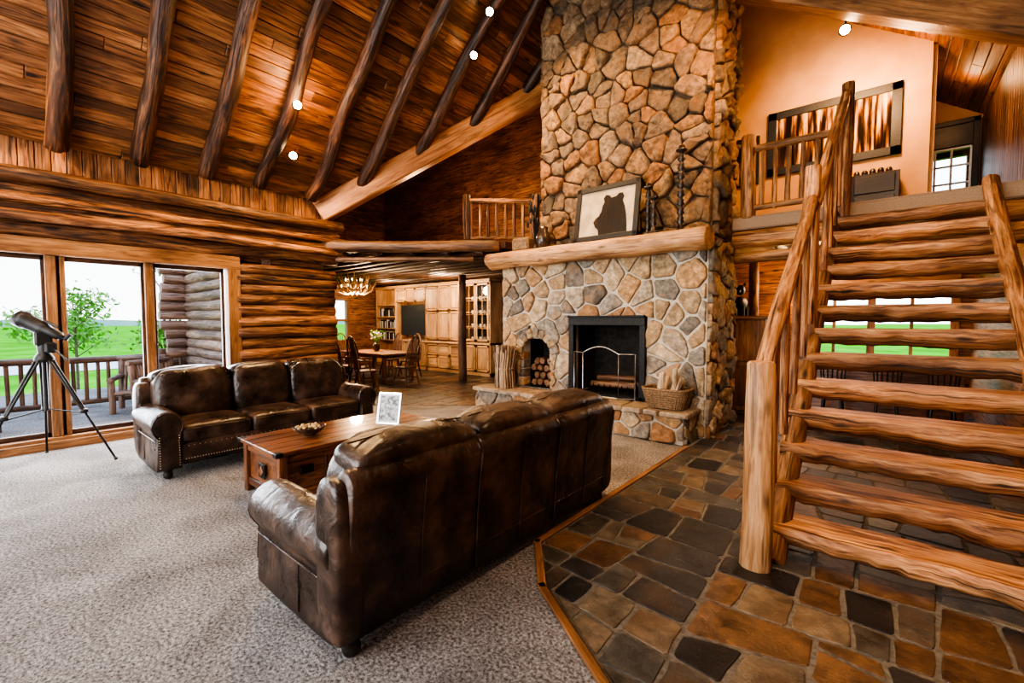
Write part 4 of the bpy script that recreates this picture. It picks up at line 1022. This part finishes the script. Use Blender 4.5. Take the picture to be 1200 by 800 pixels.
# ================================================================== EXTERIOR
mb=MB()
y=-5.0
while y<2.3: mb.bx(-11.9,XL-.26,y,y+.135,-.1,-.03,grain=0,bv=.004); y+=.142
mb.bx(-11.9,XL-.26,-5,2.4,-.9,-.1); mb.obj('deck',['deck'])
mb=MB(); rxx=-11.2
mb.log((rxx,-5,.88),(rxx,2.7,.88),.06); mb.log((rxx,-5,.1),(rxx,2.7,.1),.05)
for i in range(48): mb.log((rxx,-4.9+.16*i,.1),(rxx,-4.9+.16*i,.88),.03,seg=8)
for y in(-4,-1.5,.7,2.3): mb.log((rxx,y,-.03),(rxx,y,1.0),.085)
mb.obj('deck_railing',['post'])
mb=MB(); mb.log((-9.6,.0,-.03),(-9.6,.0,3.2),.12); mb.log((-9.6,-5,3.1),(-9.6,2.7,3.1),.12); mb.obj('porch_post',['exlog'])
def logchair():
    mb=MB()
    for sx in(-.3,.3):
        mb.log((sx,-.3,0),(sx,-.3,.62),.045); mb.log((sx,.3,0),(sx,.42,.95),.045); mb.log((sx,-.38,.62),(sx,.4,.62),.045); mb.log((sx,-.3,.35),(sx,.32,.3),.035)
    for k in range(6): mb.log((-.3,-.3+.11*k,.37-.01*k),(.3,-.3+.11*k,.37-.01*k),.035,seg=8)
    for k in range(6): mb.log((-.24+.095*k,.3,.35),(-.24+.095*k,.42,.9),.03,seg=8)
    mb.log((-.34,.42,.93),(.34,.42,.93),.045); return mb.mesh('log_deck_chair',['exlog'])
lc=logchair(); inst(lc,'log_deck_chair',TR(-10.2,1.75,-.03,70)); inst(lc,'log_deck_chair',TR(-9.2,2.0,-.03,120))
mb=MB(); mb.add([(-400,-300,-.9),(-8,-300,-.9),(-8,300,-.9),(-400,300,-.9)],[(0,1,2,3)]); mb.obj('ground_lawn',['grass'],fix=False)
mb=MB(); mb.add([(-8,11.2,-.9),(300,11.2,-.9),(300,400,-.9),(-8,400,-.9)],[(0,1,2,3)]); mb.obj('ground_lawn_back',['grass'],fix=False)
mb=MB(); vs=[];n_=60
for i in range(n_+1):
    y=-250+500*i/n_; h=1.6+2.6*noise.noise(V((i*.23,2,0)))+.8*noise.noise(V((i*.9,5,0))); vs+=[(-260,y,-1),(-260,y,max(.3,h))]
mb.add(vs,[(2*i,2*i+2,2*i+3,2*i+1) for i in range(n_)],None,.5); mb.obj('distant_hills',['hill'],fix=False)
mb=MB(); mb.add([(-36,-60,-.87),(-30,-60,-.87),(-30,60,-.87),(-36,60,-.87)],[(0,1,2,3)]); mb.obj('driveway',['paved'],fix=False)
def tree(name,x,y,h,r,nl,zb=-.9,ls=.09):
    mb=MB(); mb.log((x,y,zb),(x,y,zb+h*.8),.05,.02,mat=0)
    cs=[]
    for i in range(14):
        a=R0.uniform(0,6.28); z=zb+h*R0.uniform(.35,1.0); rr=r*R0.uniform(.2,.8); e=V((x+rr*math.cos(a),y+rr*math.sin(a),z)); mb.tube([(x,y,z-h*.15),e],[.02,.008],6); cs.append(e)
    vs=[];fs=[]
    for i in range(nl):
        c=R0.choice(cs)+V((R0.gauss(0,r*.22),R0.gauss(0,r*.22),R0.gauss(0,r*.2)))
        a=V((R0.gauss(0,1),R0.gauss(0,1),R0.gauss(0,1))).normalized()*ls; b=V((R0.gauss(0,1),R0.gauss(0,1),R0.gauss(0,1))).normalized()*ls
        o_=len(vs); vs+=[c-a,c-b*.5,c+a,c+b*.5]; fs.append((o_,o_+1,o_+2,o_+3))
    mb.add(vs,fs,None,.5,1,False); mb.obj(name,['bark','leaf'],fix=False)
tree('garden_tree',-20.9,2.0,3.6,1.0,900,ls=.10); tree('garden_tree',-14.6,3.1,4.4,.7,900,ls=.065)
for (x,y,h,r) in((-60,22,3.5,3),(-70,5,3,3.5),(-55,-4,3,2.5),(-75,-22,4,4)): tree('garden_shrub',x,y,h,r,900,ls=.35)

# world
w=bpy.data.worlds.new('sky'); bpy.context.scene.world=w; w.use_nodes=True; nt=w.node_tree; bg=nt.nodes['Background']
tcn=N(nt,'ShaderNodeTexCoord'); sp=N(nt,'ShaderNodeSeparateXYZ'); nt.links.new(tcn.outputs['Generated'],sp.inputs[0])
rp=ramp(nt,[(.0,(.95,.97,1)),(.25,(.82,.91,1)),(.8,(.45,.65,1))]); nt.links.new(sp.outputs['Z'],rp.inputs[0]); nt.links.new(rp.outputs[0],bg.inputs[0]); bg.inputs[1].default_value=3.2
cd=bpy.data.cameras.new('camera'); cam=bpy.data.objects.new('camera',cd); bpy.context.scene.collection.objects.link(cam)
cam.location=(0,0,1.6); cam.rotation_euler=(math.radians(90-2.75),0,math.radians(40)); cd.lens=15.6; cd.sensor_width=36; cd.clip_end=1000; cd.clip_start=.05
bpy.context.scene.camera=cam
vs_=bpy.context.scene.view_settings
try:
    vs_.view_transform='AgX'; vs_.look='AgX - High Contrast'; vs_.exposure=.36
except Exception as e: print(e)
